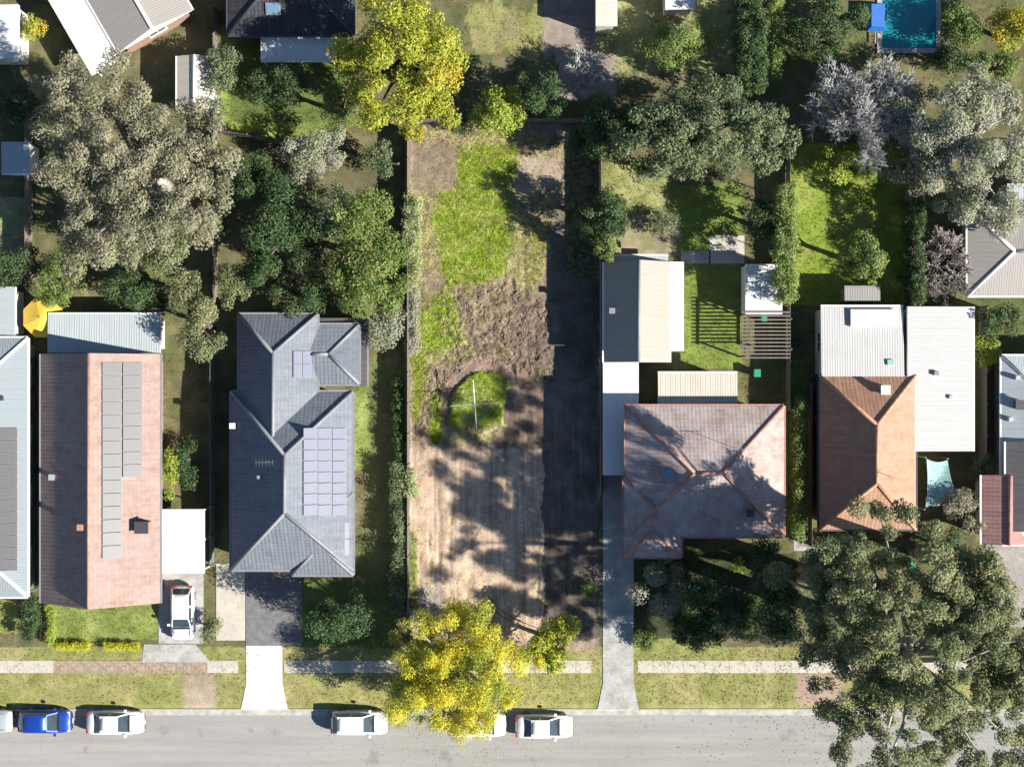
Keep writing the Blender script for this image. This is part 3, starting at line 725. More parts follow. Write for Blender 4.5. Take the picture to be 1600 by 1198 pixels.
def antenna(h, b, side, px, py):
    p = h.on_slope(b, side, px, py); o = MB().tube([(0, 0, -.3), (0, 0, 2.0)], .02, 6).build('antenna', M['alu'], h.root, loc=p)
    MB().bar((-.7, 0, 1.9), (.7, 0, 1.9), .025, .025).build('boom', M['alu'], o)
    for k in range(6): MB().bar((-.6 + k * .24, -.32 + k * .02, 1.925), (-.6 + k * .24, .32 - k * .02, 1.925), .014, .014).build('element', M['alu'], o)
def ctr(x0, y0, x1, y1): a = W((x0 + x1) / 2, (y0 + y1) / 2); return (a[0], a[1])

# --- terracotta tiled house, left
h = House('terracotta_house', 'long gabled house with terracotta tiled roof and two rows of grey solar panels', 'house', ctr(65, 555, 250, 942))
b = h.roof(h.local(64, 553, 250, 942, 3.0), 3.0, 34, 'gable', 'y', M['brown_tile'], M['cap_grey'], M['cap_brown'], M['brick'])
h.panels(b, 'r', 159, 566, 190, 872, 1, 15, M['solar']); h.panels(b, 'r', 191, 566, 222, 745, 1, 9, M['solar'])
h.vent(b, 'r', 226, 822, .9, .75, .95, M['brick'], 'chimney', M['cap_dark']); h.vent(b, 'l', 83, 745, .3, .3, .35, M['alu'], 'vent', M['blue_sheet']); h.vent(b, 'l', 128, 823, .32, .32, .4, M['cap_brown'], 'vent', M['cap_orange'])
h.roof(h.local(74, 491, 250, 551, 2.9), 2.75, 3, 'u', None, M['blue_sheet'], M['cap_white'], wall=M['render'], wallin=.35, name='patio_roof')
# --- grey tiled house
h = House('grey_tiled_house', 'large house with dark grey hipped tile roof and rows of bluish solar panels', 'house', ctr(362, 493, 560, 893))
b = h.roof(h.local(361, 612, 551, 890, 3.0), 3.0, 37, 'hip', 'y', M['grey_tile'], M['cap_grey'], M['cap_grey'], M['cream_brick'])
b2 = h.roof(h.local(373, 491, 496, 780, 3.05), 3.05, 38, 'hip', 'y', M['grey_tile'], M['cap_grey'], M['cap_grey'], M['cream_brick'], windows=False)
b3 = h.roof(h.local(440, 507, 561, 600, 2.95), 2.95, 14, 'hip', 'x', M['grey_tile'], M['cap_grey'], M['cap_grey'], M['cream_brick'], windows=False)
b4 = h.roof(h.local(456, 770, 551.5, 898, 2.98), 2.98, 27, 'hip', 'y', M['grey_tile'], M['cap_grey'], M['cap_grey'], M['cream_brick'], windows=False)
h.roof(h.local(500, 497, 573, 603, 2.5), 2.45, 4, 'r', None, M['dark_sheet'], M['cap_grey'], wall=None, name='verandah_roof')
antenna(h, b, 'l', 420, 720); h.panels(b, 'r', 473, 668, 540, 805, 3, 8, M['solar_blue']); h.panels(b2, 'r', 457, 548, 486, 590, 2, 2, M['solar_blue']); h.panels(b4, 'r', 513, 815, 545, 868, 2, 2, M['solar_blue'])
h.vent(b, 'l', 365, 665, .3, .3, .45, M['alu'], 'vent', M['cap_white']); h.vent(b, 'l', 405, 745, .25, .25, .3, M['cap_grey'], 'vent')
# --- far left house
h = House('pale_roofed_house', 'pale blue metal roofed house cut by the left picture edge with solar panels', 'house', ctr(-140, 530, 45, 930))
b = h.roof(h.local(-150, 528, 43, 932, 3.0), 3.0, 18, 'hip', 'y', M['bluegrey_sheet'], M['cap_white'], M['cap_white'], M['weatherboard'])
h.panels(b, 'r', -32, 668, 28, 892, 2, 12, M['solar']); h.vent(b, 'r', 2, 622, .35, .35, .3, M['cap_dark'], 'vent')
h.roof(h.local(-60, 448, 25, 527, 2.6), 2.6, 3, 'l', None, M['blue_sheet'], M['cap_white'], wall=M['weatherboard'], wallin=.3, name='annex_roof', windows=False)
# --- white carport between the two left houses
h = House('white_carport', 'small bright white carport roof between terracotta and grey tiled houses', 'carport', ctr(250, 795, 320, 893))
h.roof(h.local(251, 795, 319, 893, 2.5), 2.4, 3, 'd', None, M['bright_sheet'], M['cap_white'], wall=None, gut=True)
x0, y0, x1, y1 = h.local(251, 795, 319, 893, 2.5)
for x in (x0 + .12, x1 - .12):
    for y in (y0 + .12, (y0 + y1) / 2, y1 - .12): MB().box(x - .05, y - .05, -.1, x + .05, y + .05, 2.3).build('post', M['cap_white'], h.root)
# --- dark and tan garage right of the block
h = House('gabled_garage', 'gabled garage with one dark and one tan roof slope and white side', 'garage', ctr(940, 400, 1062, 565))
r = h.local(944, 409, 1046, 566, 3.0)
b = h.roof(r, 2.95, 36, 'gable', 'y', M['tan_sheet'], M['cap_white'], M['cap_grey'], M['weatherboard'], wallin=.25)
h.roof(h.local(1048, 409, 1066, 548, 2.6), 2.5, 5, 'r', None, M['bright_sheet'], M['cap_white'], wall=None, name='side_roof')
h.roof(h.local(944, 400, 1044, 407, 2.6), 2.6, 5, 'u', None, M['blue_sheet'], M['cap_white'], wall=None, name='rear_awning')
h.vent(b, 'l', 956, 486, .3, .3, .35, M['alu'], 'vent', M['cap_grey'])
# --- white carport beside the red house
h = House('white_carport', 'flat white carport roof between the cleared block and the red tiled house', 'carport', ctr(940, 568, 1000, 742))
h.roof(h.local(942, 568, 998, 742, 2.7), 2.6, 2, 'u', None, M['bright_sheet'], M['cap_white'], wall=None)
x0, y0, x1, y1 = h.local(942, 568, 998, 742, 2.7)
for x in (x0 + .12, x1 - .12):
    for k in range(4): y = y0 + .12 + k * (y1 - y0 - .24) / 3; MB().box(x - .05, y - .05, -.1, x + .05, y + .05, 2.5).build('post', M['cap_white'], h.root)
# --- red hipped house right of the block
h = House('red_tiled_house', 'raised house with weathered red hipped tile roof under tree shadow', 'house', ctr(980, 635, 1225, 868))
b = h.roof(h.local(978, 634, 1225, 838, 4.3), 4.3, 24, 'hip', 'x', M['red_tile'], M['cap_red'], M['cap_red'], M['brick'], base=1.3)
b2 = h.roof(h.local(975, 745, 1064, 870, 4.28), 4.28, 24, 'hip', 'y', M['red_tile'], M['cap_red'], M['cap_red'], M['brick'], windows=False)
antenna(h, b, 'u', 1150, 700); h.skylight(b, 'l', 1045, 740, .9, .7, M['skyglass'])
h.roof(h.local(1028, 583, 1152, 632, 3.0), 3.0, 4, 'u', None, M['cream_sheet'], M['cap_white'], wall=M['render'], wallin=.3, name='patio_roof', windows=False)
h.vent(b, 'd', 1170, 800, .4, .4, .8, M['brick'], 'chimney', M['cap_dark'])
# --- white shed + pergola
h = House('white_garden_shed', 'small bright white flat roofed shed on the lawn edge', 'shed', ctr(1165, 412, 1223, 490))
b = h.roof(h.local(1165, 413, 1223, 489, 2.5), 2.4, 3, 'd', None, M['bright_sheet'], M['cap_white'], wall=M['weatherboard'], wallin=.06, windows=False)
r = h.local(1165, 413, 1223, 489, 2.5); add_door(h.root, (r[0] + r[2]) / 2, r[1] + .04, 0, 0, M['cap_white'])
pg = empty('timber_pergola', W(1188, 525)); tag(pg, 'dark slatted timber pergola below the small white shed', 'pergola')
for x in (-1.6, 1.6):
    for y in (-1.6, 1.6): MB().box(x - .06, y - .06, -.1, x + .06, y + .06, 2.3).build('post', M['dark_timber'], pg)
for x in (-1.6, 1.6): MB().box(x - .05, -1.85, 2.303, x + .05, 1.85, 2.45).build('beam', M['dark_timber'], pg)
sl = MB().box(-1.85, -.045, 2.453, 1.85, .045, 2.56).mesh('slat', M['timber'])
for k in range(13): link('slat', sl, pg, (0, -1.74 + k * .29, 0))
# --- white sheet roofed and orange tiled house
h = House('orange_tiled_house', 'house with orange hipped tile roof joined to wide white metal roof', 'house', ctr(1275, 478, 1520, 828))
b = h.roof(h.local(1280, 586, 1431, 827, 3.2), 3.2, 37, 'hip', 'y', M['orange_tile'], M['cap_dark'], M['cap_orange'], M['brick'])
b2 = h.roof(h.local(1283, 479, 1412, 588, 3.1), 3.0, 3, 'u', None, M['white_sheet'], M['cap_white'], wall=M['weatherboard'], wallin=.2, name='white_roof')
b3 = h.roof(h.local(1417, 479, 1521, 705, 3.15), 3.05, 3, 'r', None, M['white_sheet'], M['cap_white'], wall=M['weatherboard'], wallin=.2, name='white_roof')
b4 = h.roof(h.local(1330, 483, 1402, 510, 3.5), 3.32, 2, 'u', None, M['bright_sheet'], M['cap_white'], wall=None, name='raised_roof_panel', gut=False)
antenna(h, b, 'r', 1392, 745); h.vent(b, 'u', 1381, 609, .55, .55, .5, M['cap_white'], 'vent', M['cap_white']); h.vent(b3, 'r', 1462, 583, .35, .3, .3, M['cap_grey'], 'vent'); h.vent(b3, 'r', 1485, 620, .3, .25, .2, M['alu'], 'vent')
h.vent(b2, 'u', 1391, 566, .5, .4, .16, M['teal'], 'vent')
# --- far right house
h = House('pale_roofed_house', 'house at the right picture edge with pale roof and pink tiled wing', 'house', ctr(1535, 555, 1740, 900))
b = h.roof(h.local(1566, 556, 1760, 850, 3.2), 3.1, 16, 'hip', 'y', M['blue_sheet'], M['cap_white'], M['cap_white'], M['render'], windows=False)
b2 = h.roof(h.local(1534, 742, 1610, 850, 3.0), 3.0, 24, 'gable', 'y', M['pink_tile'], M['cap_white'], M['cap_red'], M['render'], windows=False)
h.roof(h.local(1572, 690, 1640, 830, 3.6), 3.6, 12, 'l', None, M['dark_sheet'], M['cap_white'], wall=None, name='dark_roof')
h.vent(b, 'l', 1590, 632, .6, .6, .6, M['cap_dark'], 'chimney', M['cap_dark']); h.vent(b, 'l', 1577, 655, .3, .3, .4, M['alu'], 'vent'); h.vent(b, 'l', 1588, 590, .3, .3, .4, M['alu'], 'vent')
# --- grey roofed house right, behind bare tree
h = House('grey_metal_roofed_house', 'grey metal roofed building right of the vivid lawn behind a bare tree', 'house', ctr(1500, 330, 1700, 470))
b = h.roof(h.local(1512, 326, 1720, 462, 3.0), 3.0, 14, 'hip', 'x', M['grey_sheet'], M['cap_white'], M['cap_white'], M['render'])
h.roof(h.local(1574, 290, 1660, 322, 2.6), 2.6, 3, 'u', None, M['blue_sheet'], M['cap_white'], wall=M['render'], wallin=.25, name='annex_roof', windows=False)
# --- rotated house top left
o = W(142, 112, 3.0)
h = House('angled_grey_house', 'grey roofed house set at an angle with broad white side roof', 'house', (o[0], o[1]), math.radians(30))
b = h.roof((2.5, .2, 9.0, 13, ), 3.0, 17, 'gable', 'y', M['grey_sheet'], M['cap_white'], M['cap_white'], M['brick'])
h.roof((0, -.2, 2.42, 13.2), 2.75, 4, 'l', None, M['bright_sheet'], M['cap_white'], wall=None, name='white_side_roof')
for y in (0.3, 4.0, 8.0, 12.0): MB().box(.1, y - .05, -.1, .2, y + .05, 2.7).build('post', M['cap_white'], h.root)
h = House('white_shed', 'bright white flat roofed building in the top left corner', 'shed', ctr(-60, 10, 30, 90))
h.roof(h.local(-70, 8, 29, 92, 2.7), 2.6, 3, 'l', None, M['bright_sheet'], M['cap_white'], wall=M['weatherboard'], wallin=.15, windows=False)
# --- dark roofed house top
h = House('dark_tiled_house', 'dark tiled house at the top edge with a white awning below its eaves', 'house', ctr(355, -120, 552, 55))
b = h.roof(h.local(356, -150, 552, 55, 3.1), 3.1, 24, 'hip', 'y', M['dark_tile'], M['cap_dark'], M['cap_dark'], M['brick'])
h.skylight(b, 'd', 427, 14, 1.1, .9, M['skyglass'])
h.roof(h.local(407, 58, 526, 94, 2.6), 2.5, 3, 'd', None, M['bright_sheet'], M['cap_white'], wall=None, name='awning')
x0, y0, x1, y1 = h.local(407, 58, 526, 94, 2.6)
for x in (x0 + .1, (x0 + x1) / 2, x1 - .1): MB().box(x - .04, y0 + .06, -.1, x + .04, y0 + .14, 2.45).build('post', M['cap_white'], h.root)
# --- small cream gabled shed
h = House('cream_gabled_shed', 'cream and grey gabled metal shed beside the large gum tree', 'shed', ctr(275, 85, 333, 170))
h.roof(h.local(276, 87, 333, 170, 2.6), 2.4, 20, 'gable', 'y', M['cream_sheet'], M['cap_white'], M['cap_white'], M['weatherboard'], wallin=.08, windows=False)
# --- top shed, other small ones
h = House('narrow_pale_shed', 'narrow cream shed at the top edge left of the round green tree', 'shed', ctr(930, -60, 963, 42))
h.roof(h.local(931, -60, 962, 40, 3.2), 3.0, 6, 'r', None, M['cream_sheet'], M['cap_white'], wall=M['render'], wallin=.1, windows=False)
h = House('white_shed', 'small bright white shed at the top edge directly above the round green tree', 'shed', ctr(1038, -60, 1088, 12))
h.roof(h.local(1040, -60, 1086, 11, 3.0), 2.8, 3, 'd', None, M['bright_sheet'], M['cap_white'], wall=M['render'], wallin=.1, windows=False)
h = House('blue_grey_shed', 'small pale blue roofed shed at the left edge beneath the gum', 'shed', ctr(0, 222, 46, 268))
h.roof(h.local(2, 222, 46, 270, 2.5), 2.4, 4, 'd', None, M['blue_sheet'], M['cap_white'], wall=M['render'], wallin=.1, windows=False)
h = House('low_grey_shed', 'low grey shed against the top of the white roofed house', 'shed', ctr(1320, 448, 1378, 472))
h.roof(h.local(1320, 449, 1376, 471, 2.3), 2.2, 4, 'u', None, M['grey_sheet'], M['cap_grey'], wall=M['timber'], wallin=.08, windows=False)

# ------------------------------------------------------------------ pool top right
pool = empty('swimming_pool', W(1420, 30)); tag(pool, 'teal swimming pool with pale coping at the top right', 'pool')
x0, y0 = -2.1, -2.3; x1, y1 = 2.1, 5.5
MB().box(x0, y0, -.2, x1, y1, .07).build('water', M['water'], pool)
for (a, b_, c, d) in ((x0 - .4, y0 - .4, x1 + .4, y0), (x0 - .4, y1, x1 + .4, y1 + .4), (x0 - .4, y0, x0, y1), (x1, y0, x1 + .4, y1)): [MB().box(a + (c - a) * i / nx_ + .008, b_ + (d - b_) * j / ny_ + .008, -.2, a + (c - a) * (i + 1) / nx_ - .008, b_ + (d - b_) * (j + 1) / ny_ - .008, .11 + rnd.uniform(-.006, .006)).build('coping_stone', M['grey_concrete'], pool) for nx_, ny_ in [(max(1, round((c - a) / .6)), max(1, round((d - b_) / .6)))] for i in range(nx_) for j in range(ny_)]

# ------------------------------------------------------------------ fences
bay_cache = {}
def fence(p0, p1, hgt, mat, label, group=None):
    a = Vector(W(*p0)); b_ = Vector(W(*p1)); d = b_ - a; L = d.length; n = max(1, round(L / 2.4)); s = L / n
    root = empty('fence', a, math.atan2(d.y, d.x)); tag(root, label, 'fence', group)
    key = (round(s, 3), hgt, mat.name)
    if key not in bay_cache:
        mb = MB(); nb = int(s / .125); r2 = random.Random(5)
        for k in range(nb): x = k * s / nb; mb.box(x + .006, -.012, .03, x + s / nb - .006, .012, hgt - r2.uniform(0, .05))
        mb.box(0.05, .014, .35, s - .05, .06, .44); mb.box(0.05, .014, hgt - .4, s - .05, .06, hgt - .31)
        bay_cache[key] = (mb.mesh('panel', mat), MB().box(-.05, .0, -.15, .05, .1, hgt + .06).mesh('post', mat))
    pm, po = bay_cache[key]
    for k in range(n + 1): link('post', po, root, (k * s, .02, 0))
    for k in range(n): link('panel', pm, root, (k * s, 0, 0))
fence((937, 205), (937, 770), 2.0, M['timber'], 'timber fence down the right side of the cleared block')
fence((639, 205), (639, 960), 1.8, M['timber'], 'timber fence down the left side of the cleared block')
fence((641, 192), (935, 192), 1.8, M['timber'], 'timber fence across the rear of the cleared block')
fence((340, 20), (340, 480), 1.8, M['timber'], 'timber fence between the large gum and the lawn strip')
fence((335, 560), (335, 880), 1.7, M['fence_steel'], 'steel fence between the terracotta and grey tiled houses')
fence((345, 208), (625, 262), 1.7, M['timber'], 'timber fence behind the grey tiled house garden')
fence((945, 196), (1222, 196), 1.8, M['timber'], 'timber fence under the spreading dark tree')
fence((1228, 220), (1228, 640), 1.8, M['timber'], 'timber fence left of the vivid green lawn')
fence((1262, 600), (1262, 850), 1.7, M['timber'], 'timber fence left of the orange tiled house')
fence((1420, 230), (1420, 470), 1.8, M['fence_steel'], 'steel fence right of the vivid green lawn')
fence((1530, 480), (1530, 730), 1.8, M['timber'], 'timber fence between the white roof and the right edge house')
fence((50, 180), (50, 440), 1.7, M['timber'], 'timber fence at the far left behind the gum')
fence((55, 560), (55, 920), 1.7, M['fence_steel'], 'steel fence left of the terracotta tiled house')

# ------------------------------------------------------------------ trees and shrubs
def leaves_mesh(name, centers, radii, counts, size, mat, seed, flat=.75, outc=None, wid=.5):
    r = np.random.default_rng(seed); P_, N_ = [], []
    cen = np.repeat(centers, counts, 0); rad = np.repeat(radii, counts); n = len(cen)
    d = r.normal(size=(n, 3)); d /= np.linalg.norm(d, axis=1)[:, None]
    rr = rad * r.uniform(0, 1, n) ** .42
    off = d * rr[:, None]; off[:, 2] *= flat; p = cen + off
    nrm = d * .7 + np.array((0, 0, .55)) + r.normal(size=(n, 3)) * .45; nrm /= np.linalg.norm(nrm, axis=1)[:, None]
    t = np.cross(nrm, r.normal(size=(n, 3))); t /= np.linalg.norm(t, axis=1)[:, None]; b = np.cross(nrm, t)
    L = size * r.uniform(.55, 1.35, n)[:, None]; w = L * wid
    v = np.stack([p - t * L / 2, p + b * w / 2 - nrm * L * .08, p + t * L / 2, p - b * w / 2 - nrm * L * .08], 1).reshape(-1, 3)
    v[:, 2] = np.maximum(v[:, 2], .02)
    return np_mesh(name, v, np.arange(n * 4).reshape(-1, 4), mat)

TREE_N = [0]
def tree(name, label, px, py, r, h, mat, rpy=None, leaf=.2, dens=260, clump=.30, nmul=1.0, shell=.55, bark='bark', cat='tree', group=None, depth=None, wid=.5, lob=.22, low=-.55):
    TREE_N[0] += 1; seed = 100 + TREE_N[0]; R = random.Random(seed); g = np.random.default_rng(seed)
    rpy = rpy or r; rz = depth / 2 if depth else min(r / PXM * .85, h * .42); zc = h - rz; k = (H - zc) / H
    cx_, cy_, _ = W(px, py, zc); rx, ry = r / PXM * k, rpy / PXM * k; rm = math.sqrt(rx * ry)
    rc = clump * min(rm, 4.2) + .06; nc = max(7, int(nmul * (3.2 * rm * rm / (rc * rc) * .55 + 5)))
    d = g.normal(size=(nc * 3, 3)); d /= np.linalg.norm(d, axis=1)[:, None]; d = d[d[:, 2] > low][:nc]; nc = len(d)
    th = np.arctan2(d[:, 1], d[:, 0]); ph = g.uniform(0, 6.28, 4)
    lb = 1 + lob * np.sin(2 * th + ph[0]) * .5 + lob * np.sin(3 * th + ph[1]) * .6 + lob * .6 * np.sin(5 * th + ph[2])
    s = (shell + (1 - shell) * g.uniform(0, 1, nc)) * lb
    ex = max(.3, 1 - rc / rm * .75)
    cen = np.stack([cx_ + d[:, 0] * rx * s * ex, cy_ + d[:, 1] * ry * s * ex, zc + d[:, 2] * rz * s * ex], 1)
    rad = rc * g.uniform(.6, 1.25, nc)
    cen[:, 2] = np.maximum(cen[:, 2], rad * .45)
    cnt = np.maximum(6, (dens * math.pi * rx * ry * (rad / rad.mean()) ** 2 / nc)).astype(int)
    root = empty(name, (cx_, cy_, 0)); tag(root, label, cat, group)
    me = leaves_mesh('crown', cen, rad, cnt, leaf, mat, seed, wid=wid)
    cr = link('crown', me, root, (-cx_, -cy_, 0))
    mb = MB(); tr = max(.05, min(.5, .025 * h + .03 * rm)); top = Vector((0, 0, max(.25, zc - rz * .1)))
    bend = Vector((R.uniform(-.3, .3), R.uniform(-.3, .3), 0)) * min(1, rm / 3)
    tp = [Vector((0, 0, -.1)), top * .35 + bend * .6, top * .7 + bend, top]
    mb.tube(tp, [tr * 1.25, tr, tr * .8, tr * .55], 8)
    order = list(range(nc)); R.shuffle(order)
    for i in order[:min(nc, 26)]:
        c = Vector(cen[i]) - Vector((cx_, cy_, 0)); f = R.uniform(.35, .95)
        st = tp[1].lerp(tp[3], f) if f > .3 else tp[1]
        if c.z < st.z * .7: st = Vector((st.x, st.y, max(.1, c.z * .7)))
        mid = st.lerp(c, .5) + Vector((R.uniform(-.15, .15), R.uniform(-.15, .15), R.uniform(0, .2))) * rm * .4
        mb.tube([st, mid, c], [tr * .42, tr * .26, tr * .08], 5)
    mb.build('trunk', M[bark], root, smooth=True)
    return root

def bare_tree(name, label, px, py, r, h, bark='grey_bark', twig='l_twig', n0=7, levels=5, seed=1):
    R = random.Random(seed); zc = h * .65; cx_, cy_, _ = W(px, py, zc); rm = r / PXM * (H - zc) / H
    root = empty(name, (cx_, cy_, 0)); tag(root, label, 'tree')
    tk, tw = MB(), MB()
    base = h * .25; tr = .03 * h
    tk.tube([(0, 0, -.1), (.05, .05, base)], [tr * 1.2, tr * .9], 8)
    def grow(p, d, L, rad, lv):
        q = p + d * L * .5 + Vector((R.uniform(-1, 1), R.uniform(-1, 1), R.uniform(-.3, .6))) * L * .08; e = p + d * L
        (tk if lv <= 1 else tw).tube([p, q, e], [rad, rad * .85, rad * .65], 5 if lv < 2 else 3, cap=False)
        if lv >= levels: return
        for _ in range(3 if lv < 3 else 4):
            nd = (d + Vector((R.uniform(-1, 1), R.uniform(-1, 1), R.uniform(-.45, .75))) * .85).normalized()
            grow(p.lerp(e, R.uniform(.45, 1)), nd, L * R.uniform(.55, .8), max(.02, rad * .62), lv + 1)
    for i in range(n0):
        a = 2 * math.pi * i / n0 + R.uniform(-.3, .3)
        grow(Vector((.05, .05, base * R.uniform(.8, 1))), Vector((math.cos(a) * .75, math.sin(a) * .75, R.uniform(.5, 1.1))).normalized(), rm * .5, tr * .5, 1)
    tk.build('trunk', M[bark], root, smooth=True); tw.build('crown', M[twig], root)
    return root

def hedge(name, label, x0, y0, x1, y1, hgt, mat, leaf=.13, dens=520, cat='hedge', group=None, cl=.42, wob=.12):
    TREE_N[0] += 1; seed = 100 + TREE_N[0]; g = np.random.default_rng(seed); a = W(x0, y1, hgt * .7); b_ = W(x1, y0, hgt * .7)
    X0, Y0, X1, Y1 = a[0], a[1], b_[0], b_[1]; w, d = X1 - X0, Y1 - Y0; c_ = ((X0 + X1) / 2, (Y0 + Y1) / 2)
    rc = min(cl, min(w, d) * .4); n = max(10, int(w * d / (rc * rc) * 1.5 + (w + d) * hgt / (rc * rc) * .45))
    p = np.stack([g.uniform(X0 + rc * .7, X1 - rc * .7, n), g.uniform(Y0 + rc * .7, Y1 - rc * .7, n), hgt - rc - np.abs(g.normal(0, hgt * .3, n))], 1)
    p[:, 2] = np.clip(p[:, 2] + g.normal(0, wob, n), rc * .5, hgt * 1.12)
    rad = rc * g.uniform(.7, 1.25, n); cnt = np.full(n, max(8, int(dens * (w * d + .5 * (w + d) * hgt) / n)))
    root = empty(name, (c_[0], c_[1], 0)); tag(root, label, cat, group)
    link('foliage', leaves_mesh('foliage', p, rad, cnt, leaf, mat, seed), root, (-c_[0], -c_[1], 0))
    mb = MB(); R = random.Random(seed)
    for i in range(max(2, int(max(w, d) / .9))):
        f = (i + .5) / max(2, int(max(w, d) / .9)); q = Vector((X0 + w * (f if w > d else .5) - c_[0], Y0 + d * (f if d >= w else .5) - c_[1], 0))
        mb.tube([q + Vector((0, 0, -.05)), q + Vector((R.uniform(-.1, .1), R.uniform(-.1, .1), hgt * .75))], [.05, .02], 5)
    mb.build('stem', M['bark'], root)
    return root

# street trees of the block
tree('wattle_tree', 'large yellow leaved tree on the verge in front of the cleared block', 714, 1046, 130, 9.0, M['l_yellow'], 124, .14, 760, .19, 1.55, .35, 'grey_bark', lob=.16)
tree('young_tree', 'small yellow green tree right of the large yellow tree', 864, 1008, 48, 5.0, M['l_young'], 50, .26, 320, .30, 1.2, .4, lob=.25, wid=.42)
# the tall gum bottom right and neighbours
tree('gum_tree', 'tall spreading grey green gum over the street at the bottom right', 1434, 1036, 226, 22.6, M['l_gum2'], 222, .2, 400, .155, 1.15, .4, 'pale_bark', depth=14, lob=.22)
tree('gum_tree', 'dark olive gum left of the tallest gum beside the orange house', 1300, 930, 100, 14.5, M['l_sage'], 105, .2, 460, .24, 1, .45, 'pale_bark', depth=7)
tree('gum_tree', 'pale olive gum between the tallest gum and the right edge', 1530, 900, 66, 18, M['l_gum2'], 76, .24, 260, .28, 1, .5, 'pale_bark', depth=6)
tree('gum_tree', 'olive gum crown cut by the lower right picture edge', 1602, 1040, 60, 19, M['l_gum2'], 84, .24, 260, .28, 1, .5, 'pale_bark', depth=6)
tree('flowering_shrub', 'grey green flowering shrub in front of the red tiled house', 1030, 915, 50, 3.2, M['l_pale'], 55, .16, 330, .3, cat='shrub')
tree('dark_tree', 'dark green tree in the shaded front garden of the red house', 1120, 935, 72, 6, M['l_dark'], 60, .18, 300, .3)
tree('lime_shrub', 'small lime shrub in the dark garden below the red roof', 1153, 883, 16, 2.0, M['l_lime'], 18, .14, 360, .4, cat='shrub')
tree('garden_shrub', 'bright green shrub at the driveway foot beside the footpath', 1010, 996, 28, 1.6, M['l_green'], 24, .14, 400, .35, cat='shrub')
tree('dark_tree', 'dark tree on the boundary left of the gum trees', 1222, 950, 46, 9, M['l_dark'], 80, .2, 280, .35)
hedge('hedge', 'tall pale green hedge strip between the red and orange roofed houses', 1236, 620, 1262, 850, 2.8, M['l_hedge'])
hedge('hedge', 'leafy shrubbery below the orange hipped roof', 1262, 838, 1432, 862, 1.8, M['l_sage'])
tree('garden_shrub', 'round shrub at the lower right corner of the white roof', 1538, 735, 26, 3, M['l_sage'], 32, .16, 320, .35, cat='shrub')
tree('olive_tree', 'grey green tree beside the teal sail in the side passage', 1510, 800, 36, 4.5, M['l_gum'], 46, .18, 280, .35)
tree('dark_shrub', 'dark shrub below the teal sail', 1462, 850, 36, 3.2, M['l_dark'], 40, .18, 300, .35, cat='shrub')
tree('lime_shrub', 'lime green shrub at the upper right corner of the white roof', 1542, 548, 26, 2.6, M['l_lime'], 34, .16, 330, .35, cat='shrub')
tree('dark_tree', 'dark tree above the lime shrub right of the white roof', 1560, 500, 38, 4.5, M['l_dark'], 30, .18, 300, .35)
# top right
tree('spreading_tree', 'broad dark green tree with pale lit clumps behind the cleared block', 1105, 205, 172, 10, M['l_sage'], 92, .22, 260, .2, 1.25, .4, depth=6, lob=.12)
tree('dark_tree', 'dark green tree overhanging the rear right corner of the block', 960, 205, 62, 7, M['l_dark'], 72, .2, 300, .28, 1, .4, depth=4.5)
tree('round_tree', 'rounded green tree on the pale lawn at the top', 1062, 68, 76, 5, M['l_hedge'], 46, .15, 420, .22, 1.2, .5, lob=.08)
hedge('conifer_hedge', 'tall dark conifer hedge at the top right of the pale lawn', 1145, -30, 1200, 150, 6.5, M['l_dark'], .17, 420)
hedge('hedge', 'lighter green hedge beside the tall dark conifer hedge', 1200, -30, 1226, 125, 4.0, M['l_hedge'])
hedge('hedge', 'tall green hedge row along the left of the vivid lawn', 1206, 285, 1246, 475, 6.0, M['l_hedge'], .16, 420)
bare_tree('bare_tree', 'leafless grey tree below the teal pool', 1365, 160, 100, 11, seed=4, n0=14, levels=6)
bare_tree('bare_tree', 'leafless grey brown tree in front of the grey metal roof', 1480, 412, 62, 7, seed=9, n0=8, levels=6, twig='l_twig2')
tree('gum_tree', 'large pale grey green gum at the upper right edge', 1518, 222, 132, 9.5, M['l_pale'], 152, .2, 340, .22, 1, .45, 'pale_bark', depth=7)
tree('gum_tree', 'grey green gum between the bare tree and pale gum', 1425, 245, 50, 6, M['l_gum'], 70, .22, 200, .3, 1, .5, 'pale_bark')
tree('lawn_tree', 'green tree on the lower part of the vivid lawn', 1352, 402, 44, 6, M['l_green'], 44, .17, 300, .3)
tree('lawn_lime_tree', 'yellow green tree at the top of the vivid lawn', 1312, 262, 52, 4.5, M['l_lime'], 34, .17, 330, .3)
tree('autumn_shrub', 'yellow green shrub in the top right corner', 1585, 45, 46, 5, M['l_yg'], 55, .2, 300, .3, cat='shrub')
tree('garden_shrub', 'green shrub between the pool and the corner shrub', 1500, 40, 44, 4, M['l_green'], 45, .17, 300, .3, cat='shrub')
tree('dark_tree', 'dark green tree left of the teal pool', 1275, 60, 52, 6, M['l_dark'], 60, .18, 300, .3)
hedge('hedge', 'dark hedge along the right side of the vivid lawn', 1418, 300, 1446, 480, 4.5, M['l_dark'], .16, 380)
